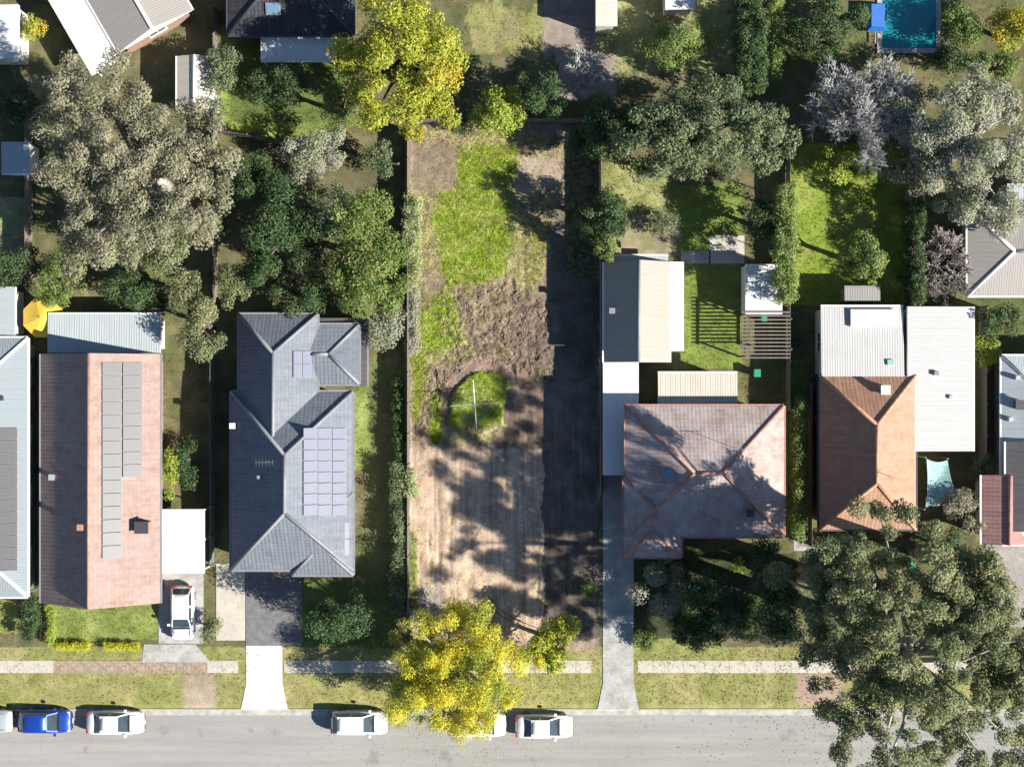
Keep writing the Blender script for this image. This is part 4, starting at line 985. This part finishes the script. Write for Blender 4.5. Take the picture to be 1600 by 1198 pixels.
# on the right boundary of the block
tree('boundary_tree', 'narrow dark tree against the upper right fence of the block', 945, 338, 40, 7.0, M['l_dark'], 52, .17, 600, .22, depth=6.2, nmul=1.2)
tree('boundary_tree', 'narrow dark tree on the right fence below its taller neighbour', 946, 388, 24, 6.2, M['l_green'], 24, .17, 460, .3, depth=5.2, nmul=1.3)
tree('dark_shrub', 'glossy dark shrub in the rear right corner of the block', 905, 218, 32, 3.0, M['l_dark'], 24, .16, 380, .35, cat='shrub')
tree('garden_shrub', 'low green shrub on the right fence near the yellow trees', 920, 920, 15, 1.3, M['l_green'], 20, .15, 420, .4, cat='shrub')
tree('lime_bush', 'bright yellow green bush over the rear fence of the block', 780, 172, 50, 5, M['l_lime'], 54, .19, 320, .3)
tree('dark_shrub', 'dark green bush beside the bright rear bush', 722, 200, 30, 2.4, M['l_dark'], 14, .15, 360, .35, cat='shrub')
# left edge of the block
hedge('variegated_hedge', 'pale variegated shrubs along the upper left fence of the block', 628, 300, 660, 445, 2.2, M['l_varieg'], .14, 560, wob=.35)
hedge('grassy_shrubs', 'pale grassy shrubs along the middle left fence of the block', 628, 445, 656, 560, 1.1, M['l_pale'], .16, 420, wob=.25)
tree('variegated_shrub', 'fresh light green shrub on the left fence of the bare soil', 640, 755, 16, 2.2, M['l_varieg'], 36, .16, 420, .35, cat='shrub')
# top centre
tree('autumn_tree', 'large yellow green autumn tree at the top centre', 628, 92, 118, 11, M['l_yg'], 130, .22, 290, .24, 1.1, .45, depth=6)
tree('lime_shrub', 'lime shrub between the awning and the autumn tree', 537, 98, 22, 3, M['l_lime'], 22, .16, 340, .35, cat='shrub')
tree('autumn_shrub', 'yellow shrub at the rear left corner of the block', 645, 205, 22, 3, M['l_yg'], 24, .16, 360, .35, cat='shrub')
# left side
tree('gum_tree', 'very large grey green gum filling the upper left yards', 205, 262, 196, 15, M['l_gum'], 168, .2, 340, .19, 1.35, .4, 'pale_bark', depth=8)
tree('gum_tree', 'pale olive gum crown hanging below the very large gum', 215, 370, 122, 9, M['l_gum2'], 60, .22, 200, .26, 1, .45, 'pale_bark', depth=5)
tree('silver_shrub_tree', 'soft silvery green tree right of the large gum', 490, 238, 62, 5, M['l_pale'], 52, .16, 380, .26, 1, .5, lob=.1)
tree('garden_tree', 'mid green tree left of the variegated shrubs', 572, 400, 78, 7.5, M['l_green'], 132, .2, 280, .24, 1.1, .45, depth=5)
tree('dark_tree', 'broad dark green tree above the grey tiled house', 440, 375, 88, 6, M['l_dark'], 88, .2, 260, .26, 1, .4, depth=4)
tree('olive_tree', 'olive tree between the terracotta and grey tiled houses', 312, 510, 32, 6, M['l_gum2'], 84, .18, 300, .35)
tree('fallow_tree', 'pale olive tree left of the block fence by the grey roof', 605, 505, 34, 4.5, M['l_pale'], 52, .17, 300, .35)
tree('round_tree', 'round green tree above the yellow parasol', 97, 440, 52, 5.5, M['l_green'], 46, .16, 360, .25, 1.1, .5, lob=.08)
tree('dark_tree', 'dark tree above the pale patio roof at left', 215, 452, 68, 5, M['l_dark'], 40, .18, 300, .3)
tree('lime_shrub', 'bright green shrub right of the terracotta roof', 262, 735, 18, 2.6, M['l_lime'], 42, .16, 340, .35, cat='shrub')
tree('dark_shrub', 'dark shrubs in the passage right of the terracotta house', 292, 720, 22, 2.2, M['l_dark'], 60, .16, 320, .35, cat='shrub')
hedge('hedge', 'dark green hedge on the left boundary of the block', 612, 585, 634, 725, 1.7, M['l_dark'], .16, 380)
hedge('hedge', 'olive green hedge on the lower left boundary of the block', 606, 720, 634, 960, 2.2, M['l_sage'], .16, 380)
tree('dark_tree', 'dark tree in the front garden of the grey tiled house', 530, 960, 72, 7, M['l_dark'], 50, .18, 300, .3)
tree('olive_shrub', 'olive shrub beside the side path near the footpath', 330, 985, 22, 2.2, M['l_gum2'], 28, .15, 340, .35, cat='shrub')
tree('garden_shrub', 'green shrub at the lower left corner of the terracotta roof', 88, 922, 22, 2.2, M['l_hedge'], 16, .15, 360, .35, cat='shrub')
hedge('golden_hedge', 'golden low hedge left of the pair along the front lawn', 82, 1002, 143, 1018, .9, M['l_gold'], .1, 700, group='golden front hedges', cl=.25, wob=.05)
hedge('golden_hedge', 'golden low hedge right of the pair along the front lawn', 157, 1002, 219, 1018, .9, M['l_gold'], .1, 700, group='golden front hedges', cl=.25, wob=.05)
hedge('hedge', 'narrow lime hedge along the left side of the front lawn', 68, 940, 86, 1012, 1.2, M['l_lime'], .12, 500, cl=.3)
hedge('hedge', 'dark hedge between the two left front lawns', 30, 925, 60, 1005, 2.2, M['l_dark'], .14, 420)
tree('dark_tree', 'dark tree in the yard at the left picture edge', 15, 420, 42, 5, M['l_dark'], 36, .18, 300, .3)
tree('autumn_shrub', 'olive yellow shrub between the white corner building and angled roof', 50, 45, 20, 3, M['l_yg'], 30, .16, 320, .35, cat='shrub')
tree('dark_tree', 'dark green tree below the white corner building', 30, 160, 44, 5, M['l_dark'], 45, .18, 300, .3)

tree('dark_tree', 'dark green tree left of the silvery tree near the fence', 405, 285, 58, 6, M['l_dark'], 52, .18, 300, .3)
tree('garden_tree', 'sage tree between the dark oak and the mid green tree', 515, 330, 44, 6.5, M['l_sage'], 60, .18, 300, .3)
tree('dark_tree', 'dark green tree just above the ridge of the grey tiled house', 470, 462, 62, 5, M['l_dark'], 34, .18, 300, .3)
tree('olive_tree', 'olive green tree left of the dark oak by the timber fence', 362, 445, 32, 4.5, M['l_gum2'], 42, .17, 300, .35)
tree('garden_shrub', 'green shrub right of the silvery tree at the rear fence', 590, 245, 36, 3.5, M['l_sage'], 30, .16, 340, .35, cat='shrub')
tree('dark_tree', 'dark tree below the white awning of the dark tiled house', 440, 135, 66, 6, M['l_dark'], 36, .18, 300, .3)
tree('garden_tree', 'green tree left of the autumn tree trunk below the awning', 535, 165, 42, 6, M['l_green'], 42, .18, 300, .3)
tree('dark_tree', 'dark tree behind the rear fence above the bright rear bush', 850, 150, 46, 6, M['l_dark'], 44, .18, 300, .3)
bare_tree('bare_tree', 'small leafless pinkish grey tree behind the rear fence', 915, 112, 46, 5, seed=21, n0=9, levels=5, twig='l_twig')
tree('dark_tree', 'dark green tree above the leafless tree beside the pool', 1310, 25, 50, 5, M['l_dark'], 40, .18, 300, .3)
tree('dark_tree', 'dark tree between the lawn hedge and the garden slab', 1190, 345, 34, 5, M['l_dark'], 50, .18, 300, .3)
tree('garden_shrub', 'sage shrub on the pale lawn beside the garage', 1035, 350, 26, 2, M['l_sage'], 26, .15, 340, .35, cat='shrub')
tree('dark_tree', 'dark tree in the middle of the red house front garden left of the gums', 1165, 965, 52, 6, M['l_dark'], 50, .18, 300, .3)
tree('olive_tree', 'olive tree beneath the angled white roof', 90, 140, 52, 7, M['l_gum'], 42, .2, 240, .3, bark='pale_bark')
tree('olive_tree', 'olive tree at the top right corner of the pale patio roof', 285, 455, 30, 5.5, M['l_gum2'], 46, .17, 300, .35)

tree('dark_tree', 'dark green tree below the shrub right of the pool', 1490, 92, 40, 4, M['l_dark'], 30, .17, 300, .3)
tree('garden_tree', 'mid green tree below the yellow green corner shrub', 1560, 105, 44, 4.5, M['l_green'], 34, .17, 300, .3)
tree('olive_tree', 'grey olive tree right of the cream gabled shed', 345, 118, 30, 4, M['l_sage'], 60, .17, 300, .3)
tree('dark_tree', 'dark green tree in the shaded garden beside the gum trunks', 1205, 905, 44, 8, M['l_dark'], 44, .18, 320, .3)
tree('dark_tree', 'dark green tree above the footpath left of the gums', 1100, 985, 48, 5, M['l_dark'], 34, .18, 320, .3)
tree('dark_tree', 'dark round tree between the red house and its front garden shrubs', 1075, 985, 34, 4.5, M['l_dark'], 30, .17, 320, .3)
tree('dark_tree', 'dark leafy tree below the right end of the red roof', 1195, 868, 36, 6, M['l_dark'], 28, .17, 320, .3)
# ------------------------------------------------------------------ rotary clothes line on the grass island
cl = empty('rotary_clothesline', (W(743, 631)[0], W(743, 631)[1], gz(W(743, 631)[0], W(743, 631)[1])), math.radians(4)); tag(cl, 'galvanised rotary clothes line standing on the grass island', 'clothesline')
MB().tube([(0, 0, -.2), (0, 0, 1.0)], .032, 8).build('mast', M['steel'], cl); MB().tube([(0, 0, 1.0), (0, 0, 2.05)], .024, 8).build('inner_mast', M['steel'], cl)
MB().box(-.09, -.09, 1.86, .09, .09, 1.98).build('hub', M['steel'], cl); MB().tube([(.03, 0, 1.05), (.22, 0, 1.05), (.22, 0, 1.15)], .012, 6).build('crank_handle', M['steel'], cl)
for k in range(4):
    a = k * math.pi / 2; c, s = math.cos(a), math.sin(a)
    o = MB().tube([(.06 * c, .06 * s, 1.93), (1.88 * c, 1.88 * s, 2.1)], .03, 8).build('arm', M['steel'], cl)
    MB().tube([(.03 * c, .03 * s, 1.5), (.9 * c, .9 * s, 2.0)], .012, 6).build('brace', M['steel'], o)
for q in (.75, 1.0, 1.25, 1.5, 1.8):
    z = 1.95 + .085 * q
    for k in range(4):
        a, b_ = k * math.pi / 2, (k + 1) * math.pi / 2
        p0 = Vector((q * math.cos(a), q * math.sin(a), z)); p1 = Vector((q * math.cos(b_), q * math.sin(b_), z)); mid = (p0 + p1) / 2 - Vector((0, 0, .05 + .03 * q))
        MB().tube([p0, mid, p1], .003, 4).build('wire', M['steel'], cl)

# dark cables lying on the soil by the yellow tree
for i, (pts, lab) in enumerate((([(764, 932), (780, 950), (806, 966), (850, 986)], 'dark cable sagging across the soil nearest the middle of the block'), ([(760, 938), (782, 960), (812, 974), (842, 990)], 'dark cable lying across the soil nearest the street'))):
    q = [W(a, b_) for a, b_ in pts]
    root = MB().tube([(x - q[0][0], y - q[0][1], float(gz(x, y)) + (.03 if k in (0, 3) else .3)) for k, (x, y, _) in enumerate(q)], .028, 6).build('cable', M['black'], None, smooth=True, loc=(q[0][0], q[0][1], 0))
    tag(root, lab, 'cable')
# fallen timber lengths in the soil
for i, (a, b_, lab) in enumerate((((716, 866), (752, 846), 'thin dark branch lying slanted on the lower bare soil'), ((742, 842), (752, 822), 'short dark stick on the bare soil above the slanted branch'))):
    p, q = W(*a), W(*b_); m = MB().tube([(0, 0, float(gz(p[0], p[1])) + .02), ((q[0] - p[0]) * .5 + .06, (q[1] - p[1]) * .5, .05), (q[0] - p[0], q[1] - p[1], float(gz(q[0], q[1])) + .02)], [.014, .016, .008], 5)
    tag(m.build('branch', M['dark_timber'], None, loc=(p[0], p[1], 0)), lab, 'branch')

def fallen(n, px, py, sx, sy, mat, name, label):
    x = (px + rng.normal(0, sx, n) - 800) / PXM; y = (599 - py - rng.normal(0, sy, n)) / PXM; z = np.where(y < KERB_Y - .6, -.115, gz(x, y) + .03)
    ok = (y > KERB_Y + .1) | (y < KERB_Y - .6); x, y, z = x[ok], y[ok], z[ok]; n = len(x)
    a = rng.uniform(0, 6.28, n); L = rng.uniform(.04, .09, n); c, q = np.cos(a) * L, np.sin(a) * L
    v = np.stack([np.stack([x - c, y - q, z + .012], 1), np.stack([x + q * .6, y - c * .6, z + .02], 1), np.stack([x + c, y + q, z + .014], 1), np.stack([x - q * .6, y + c * .6, z + .02], 1)], 1)
    tag(link(name, np_mesh(name, v.reshape(-1, 3), np.arange(n * 4).reshape(-1, 4), mat)), label, kind='stuff')
fallen(2600, 716, 1050, 105, 75, M['l_yellow'], 'fallen_yellow_leaves', 'yellow leaves fallen around the large yellow tree')
fallen(3000, 1380, 1040, 150, 90, M['l_gum'], 'fallen_gum_leaves', 'dry gum leaves fallen under the tall gum')
# ------------------------------------------------------------------ yellow parasol, sail, other yard things
u = empty('parasol', W(66, 496, 2.4)[:2] + (0,)); tag(u, 'yellow octagonal parasol beside the pale patio roof', 'parasol')
n = 8; mb = MB(); R0 = 1.62; ang = [2 * math.pi * (k + .5) / n for k in range(n)]
for k in range(n):
    a, b_ = ang[k], ang[(k + 1) % n]
    p0, p1 = (R0 * math.cos(a), R0 * math.sin(a), 2.25), (R0 * math.cos(b_), R0 * math.sin(b_), 2.25)
    mb.face([p0, p1, (0, 0, 2.85)]); mb.face([(p0[0], p0[1], 2.1), (p1[0], p1[1], 2.1), p1, p0])
mb.build('canopy', M['yellow_cloth'], u); MB().tube([(0, 0, .05), (0, 0, 2.95)], .025, 8).build('pole', M['alu'], u); MB().box(-.35, -.35, 0, .35, .35, .08).build('base', M['grey_concrete'], u)
for k in range(n): MB().tube([(0, 0, 2.8), (R0 * .97 * math.cos(ang[k]), R0 * .97 * math.sin(ang[k]), 2.225)], .012, 5).build('rib', M['alu'], u)

s = empty('shade_sail', W(1455, 752)); tag(s, 'teal shade sail stretched beside the orange tiled roof', 'shade sail')
P4 = [Vector((-1.1, 1.9, 2.5)), Vector((.6, 1.8, 2.2)), Vector((1.35, -1.3, 2.6)), Vector((-1.1, -1.9, 2.2))]
mb = MB(); n = 8
for i in range(n):
    for j in range(n):
        def pt(a, b_):
            a /= n; b_ /= n; p = P4[0].lerp(P4[1], a).lerp(P4[3].lerp(P4[2], a), b_); ctr_ = (P4[0] + P4[1] + P4[2] + P4[3]) / 4
            e = max(abs(a - .5), abs(b_ - .5)) * 2; m_ = min(abs(a - .5), abs(b_ - .5)) * 2
            p = p.lerp(ctr_, .12 * e * (1 - m_ ** 2)); return p - Vector((0, 0, .25 * (1 - e)))
        mb.face([pt(i, j + 1), pt(i + 1, j + 1), pt(i + 1, j), pt(i, j)])
mb.build('sail', M['teal'], s, smooth=True)
for p in P4: MB().tube([(p.x * 1.05, p.y * 1.05, -.1), (p.x * 1.05, p.y * 1.05, p.z + .05)], .045, 8).build('post', M['alu'], s)

def water_tank(px, py, r, hgt, mat, label):
    t = empty('water_tank', W(px, py)); tag(t, label, 'tank')
    MB().tube([(0, 0, 0), (0, 0, hgt)], r, 24).build('drum', mat, t)
    MB().tube([(0, 0, hgt + .002), (0, 0, hgt + .14), (0, 0, hgt + .2)], [r * 1.02, r * .6, r * .3], 24).build('lid', mat, t)
water_tank(1455, 780, .45, 1.2, M['cap_white'], 'small white tank below the teal sail')

def bin_(px, py, mat, label):
    t = empty('wheelie_bin', W(px, py)); tag(t, label, 'bin')
    mb = MB(); a = [(-.22, -.26), (.22, -.26), (.22, .26), (-.22, .26)]
    lo = [(x * .85, y * .85, .08) for x, y in a]; hi = [(x, y, .98) for x, y in a]
    mb.face(lo[::-1]); mb.face(hi)
    for i in range(4): j = (i + 1) % 4; mb.face([lo[i], lo[j], hi[j], hi[i]])
    mb.build('body', M['fence_steel'], t); MB().box(-.25, -.3, .983, .25, .3, 1.06).build('lid', mat, t)
    for sx in (-1, 1): MB().tube([(sx * .2, .27, .1), (sx * .26, .27, .1)], .1, 10).build('wheel', M['tyre'], t)
bin_(1190, 497, M['green_bin'], 'green lidded bin directly below the small white shed'); bin_(1180, 583, M['green_bin'], 'green lidded bin beside the cream patio roof')
bin_(1418, 880, M['green_bin'], 'green lidded bin in the dark yard below the orange roof')

t = empty('covered_trailer', W(1366, 30)); tag(t, 'small trailer under a blue tarpaulin left of the teal pool', 'trailer')
mb = MB(); P_ = [(-.7, -1.1), (.7, -1.1), (.7, 1.1), (-.7, 1.1)]
lo = [(x, y, .45) for x, y in P_]; hi = [(x * .7, y * .8, 1.1) for x, y in P_]
mb.face(hi)
for i in range(4): j = (i + 1) % 4; mb.face([lo[i], lo[j], hi[j], hi[i]])
mb.build('tarpaulin', M['blue_tarp'], t); MB().box(-.68, -1.08, .3, .68, 1.08, .447).build('tray', M['steel'], t); MB().bar((0, -1.08, .36), (0, -2.0, .36), .08, .08).build('drawbar', M['steel'], t)
for sx in (-1, 1): MB().tube([(sx * .7, 0, .3), (sx * .86, 0, .3)], .3, 14).build('wheel', M['tyre'], t)

# ------------------------------------------------------------------ cars
def loft(sections, close=True):
    mb = MB(); n = len(sections[0])
    mb.v = [tuple(p) for s_ in sections for p in s_]
    for i in range(len(sections) - 1):
        for k in range(n - 1):
            a = i * n + k; mb.f.append((a, a + 1, a + n + 1, a + n)); mb.m.append(0); mb.uv.append(None)
    for q, rev in ((0, True), (len(sections) - 1, False)):
        f = [q * n + k for k in range(n)]; mb.f.append(tuple(f if not rev else f[::-1])); mb.m.append(0); mb.uv.append(None)
    return mb
def make_car(paint, hatch=False, suv=False, L=4.5, Wd=1.82):
    """meshes of a car pointing to +x, as (name, mesh, location, children)"""
    hw = Wd / 2; up = .16 if suv else 0.0
    st = [(-L / 2, .80, .70, .42), (-L / 2 + .12, .93, .86 + up * .6, .30), (-L / 2 + .5, .985, .97 + up, .24), (-.9, 1.0, .98 + up, .22), (.3, 1.0, .97 + up, .22), (L / 2 - 1.15, .99, .94 + up, .22), (L / 2 - .5, .96, .86 + up, .24), (L / 2 - .15, .88, .74 + up, .30), (L / 2, .74, .62, .40)]
    sec = []
    for x, w, zt, zb in st:
        w *= hw; prof = [(-w * .90, zb), (-w, zb + .12), (-w * 1.0, zt - .22), (-w * .95, zt - .07), (-w * .72, zt), (0, zt + .03), (w * .72, zt), (w * .95, zt - .07), (w, zt - .22), (w, zb + .12), (w * .90, zb)]
        sec.append([(x, y, z) for y, z in prof])
    body = loft(sec).mesh('body', paint, True)
    zb = .97 + up; zr = 1.44 + up * 1.4; xr = -L / 2 + (.18 if hatch or suv else .62); xr2 = xr + (.42 if hatch or suv else .62); xf2 = .35; xf = 1.08
    cab = [(xr, .80, zb - .02), (xr2, .70, zr - .05), (xr2 + .35, .71, zr), (-.25, .715, zr + .02), (xf2, .69, zr - .04), (xf, .80, zb - .02)]
    secs = []
    # roof skin and the pillars as a thin shell
    roof = MB(); ys = (-1, -.6, 0, .6, 1)
    rows = [[(x, y * w * hw * (1 if abs(y) < 1 else 1.0), z - (.05 if abs(y) == 1 else (.012 if abs(y) > .5 else 0))) for y in ys] for x, w, z in cab[1:5]]
    roof = loft(rows + []).mesh('roof', paint, True)
    lower = MB(); A = [(xr, -.84 * hw, zb - .03), (xf, -.84 * hw, zb - .03), (xf2, -.70 * hw, zr - .07), (xr2, -.70 * hw, zr - .07)]
    B = [(x, -y, z) for x, y, z in A]
    core = MB(); core.face(A); core.face(B[::-1]); core.face([A[0], A[3], B[3], B[0]]); core.face([A[1], B[1], B[2], A[2]]); core.face([A[3], A[2], B[2], B[3]])
    cabin = core.mesh('cabin_frame', paint)
    def quad(p, out, mat, name):
        p = [Vector(q) for q in p]; c = sum(p, Vector()) / len(p); n = (p[1] - p[0]).cross(p[2] - p[0]).normalized()
        if n.dot(Vector(out)) < 0: n = -n
        q = [c + (v - c) * .88 + n * .012 for v in p]; r_ = [v - n * .01 for v in q]; m = MB(); m.face(q)
        for i in range(len(q)): j = (i + 1) % len(q); m.face([q[i], q[j], r_[j], r_[i]])
        return m.mesh(name, mat)
    parts = [('body', body, None), ('roof', roof, None), ('cabin_frame', cabin, None),
             ('windscreen', quad([A[1], B[1], B[2], A[2]], (1, 0, .5), M['car_glass'], 'windscreen'), None), ('rear_window', quad([A[0], A[3], B[3], B[0]], (-1, 0, .5), M['car_glass'], 'rear_window'), None)]
    for S_, o in ((A, -1), (B, 1)):
        mB = Vector(S_[0]).lerp(Vector(S_[1]), .5); mT = Vector(S_[3]).lerp(Vector(S_[2]), .45)
        parts += [('side_window', quad([S_[0], mB, mT, S_[3]], (0, o, 0), M['car_glass'], 'side_window'), None), ('side_window', quad([mB, S_[1], S_[2], mT], (0, o, 0), M['car_glass'], 'side_window'), None)]
        mir = MB().box(-.09, -.1, -.07, .09, .1, .07).mesh('mirror', paint); parts.append(('mirror', mir, (xf - .2, o * (hw + .07), zb + .02)))
        parts.append(('headlight', MB().box(-.16, -.2, -.06, .09, .2, .06).mesh('headlight', M['lamp']), (L / 2 - .18, o * hw * .62, .68 + up)))
        parts.append(('taillight', MB().box(-.06, -.18, -.09, .1, .18, .09).mesh('taillight', M['tail']), (-L / 2 + .07, o * hw * .66, .76 + up * .5)))
    parts.append(('bumper', MB().box(-.05, -hw * .66, -.1, .06, hw * .66, .1).mesh('bumper', M['black']), (L / 2 - .02, 0, .42)))
    parts.append(('cowl', MB().bar((0, -.72 * hw, 0), (0, .72 * hw, 0), .14, .03).mesh('cowl', M['black']), (xf + .07, 0, zb + .015)))
    for o in (-1, 1):
        parts.append(('bonnet_seam', MB().bar((xf + .1, o * .70 * hw, zb + .004), (L / 2 - .5, o * .66 * hw, .875 + up), .02, .02).mesh('bonnet_seam', M['black']), None))
        parts.append(('wiper', MB().bar((xf + .02, o * .1, zb + .035), (xf - .25, o * .1 + .5, zb + .2), .018, .012).mesh('wiper', M['black']), None))
    parts.append(('number_plate', MB().box(-.01, -.19, -.05, .01, .19, .05).mesh('number_plate', M['cap_white']), (L / 2 + .045, 0, .43)))
    ty = MB().tube([(0, -.1, 0), (0, .1, 0)], .32, 18).mesh('wheel', M['tyre']); rim = MB().tube([(0, -.108, 0), (0, .108, 0)], .2, 12).mesh('rim', M['alu'])
    return parts, (ty, rim), L, hw
def place_car(name, label, spec, px, py, rz):
    parts, (ty, rim), L, hw = spec; z = -.12 if py > 1100 else .045
    w_ = W(px, py, .7); root = empty(name, (w_[0], w_[1], z), rz); tag(root, label, 'car', 'cars parked along the street' if py > 1100 else None)
    for n_, me, loc in parts: link(n_, me, root, loc)
    for x in (L / 2 - .85, -L / 2 + .82):
        for y in (-hw + .1, hw - .1):
            o = link('wheel', ty, root, (x, y, .32)); link('rim', rim, o)
sedan = make_car(M['car_white'], L=4.45); hatchb = make_car(M['car_blue'], hatch=True, L=4.1); suvw = make_car(M['car_white'], suv=True, L=4.4); silver = make_car(M['car_silver'], hatch=True, L=4.2); hatchw = make_car(M['car_white'], hatch=True, L=4.2)
place_car('parked_car', 'deep blue hatchback parked by the kerb at the lower left', hatchb, 69, 1127, 0)
place_car('parked_car', 'silver car cut by the left picture edge behind the blue hatchback', silver, -24, 1127, 0)
place_car('parked_car', 'white sedan parked in front of the blue hatchback', sedan, 179, 1129, 0)
place_car('parked_car', 'white car parked right of the white driveway', suvw, 561, 1129, 0)
place_car('parked_car', 'white car half hidden under the large yellow tree', hatchw, 748, 1133, 0)
place_car('parked_car', 'white sedan parked right of the yellow tree', sedan, 850, 1135, 0)
place_car('driveway_car', 'white car on the parking strip beside the terracotta house', hatchw, 285, 957, -math.pi / 2)
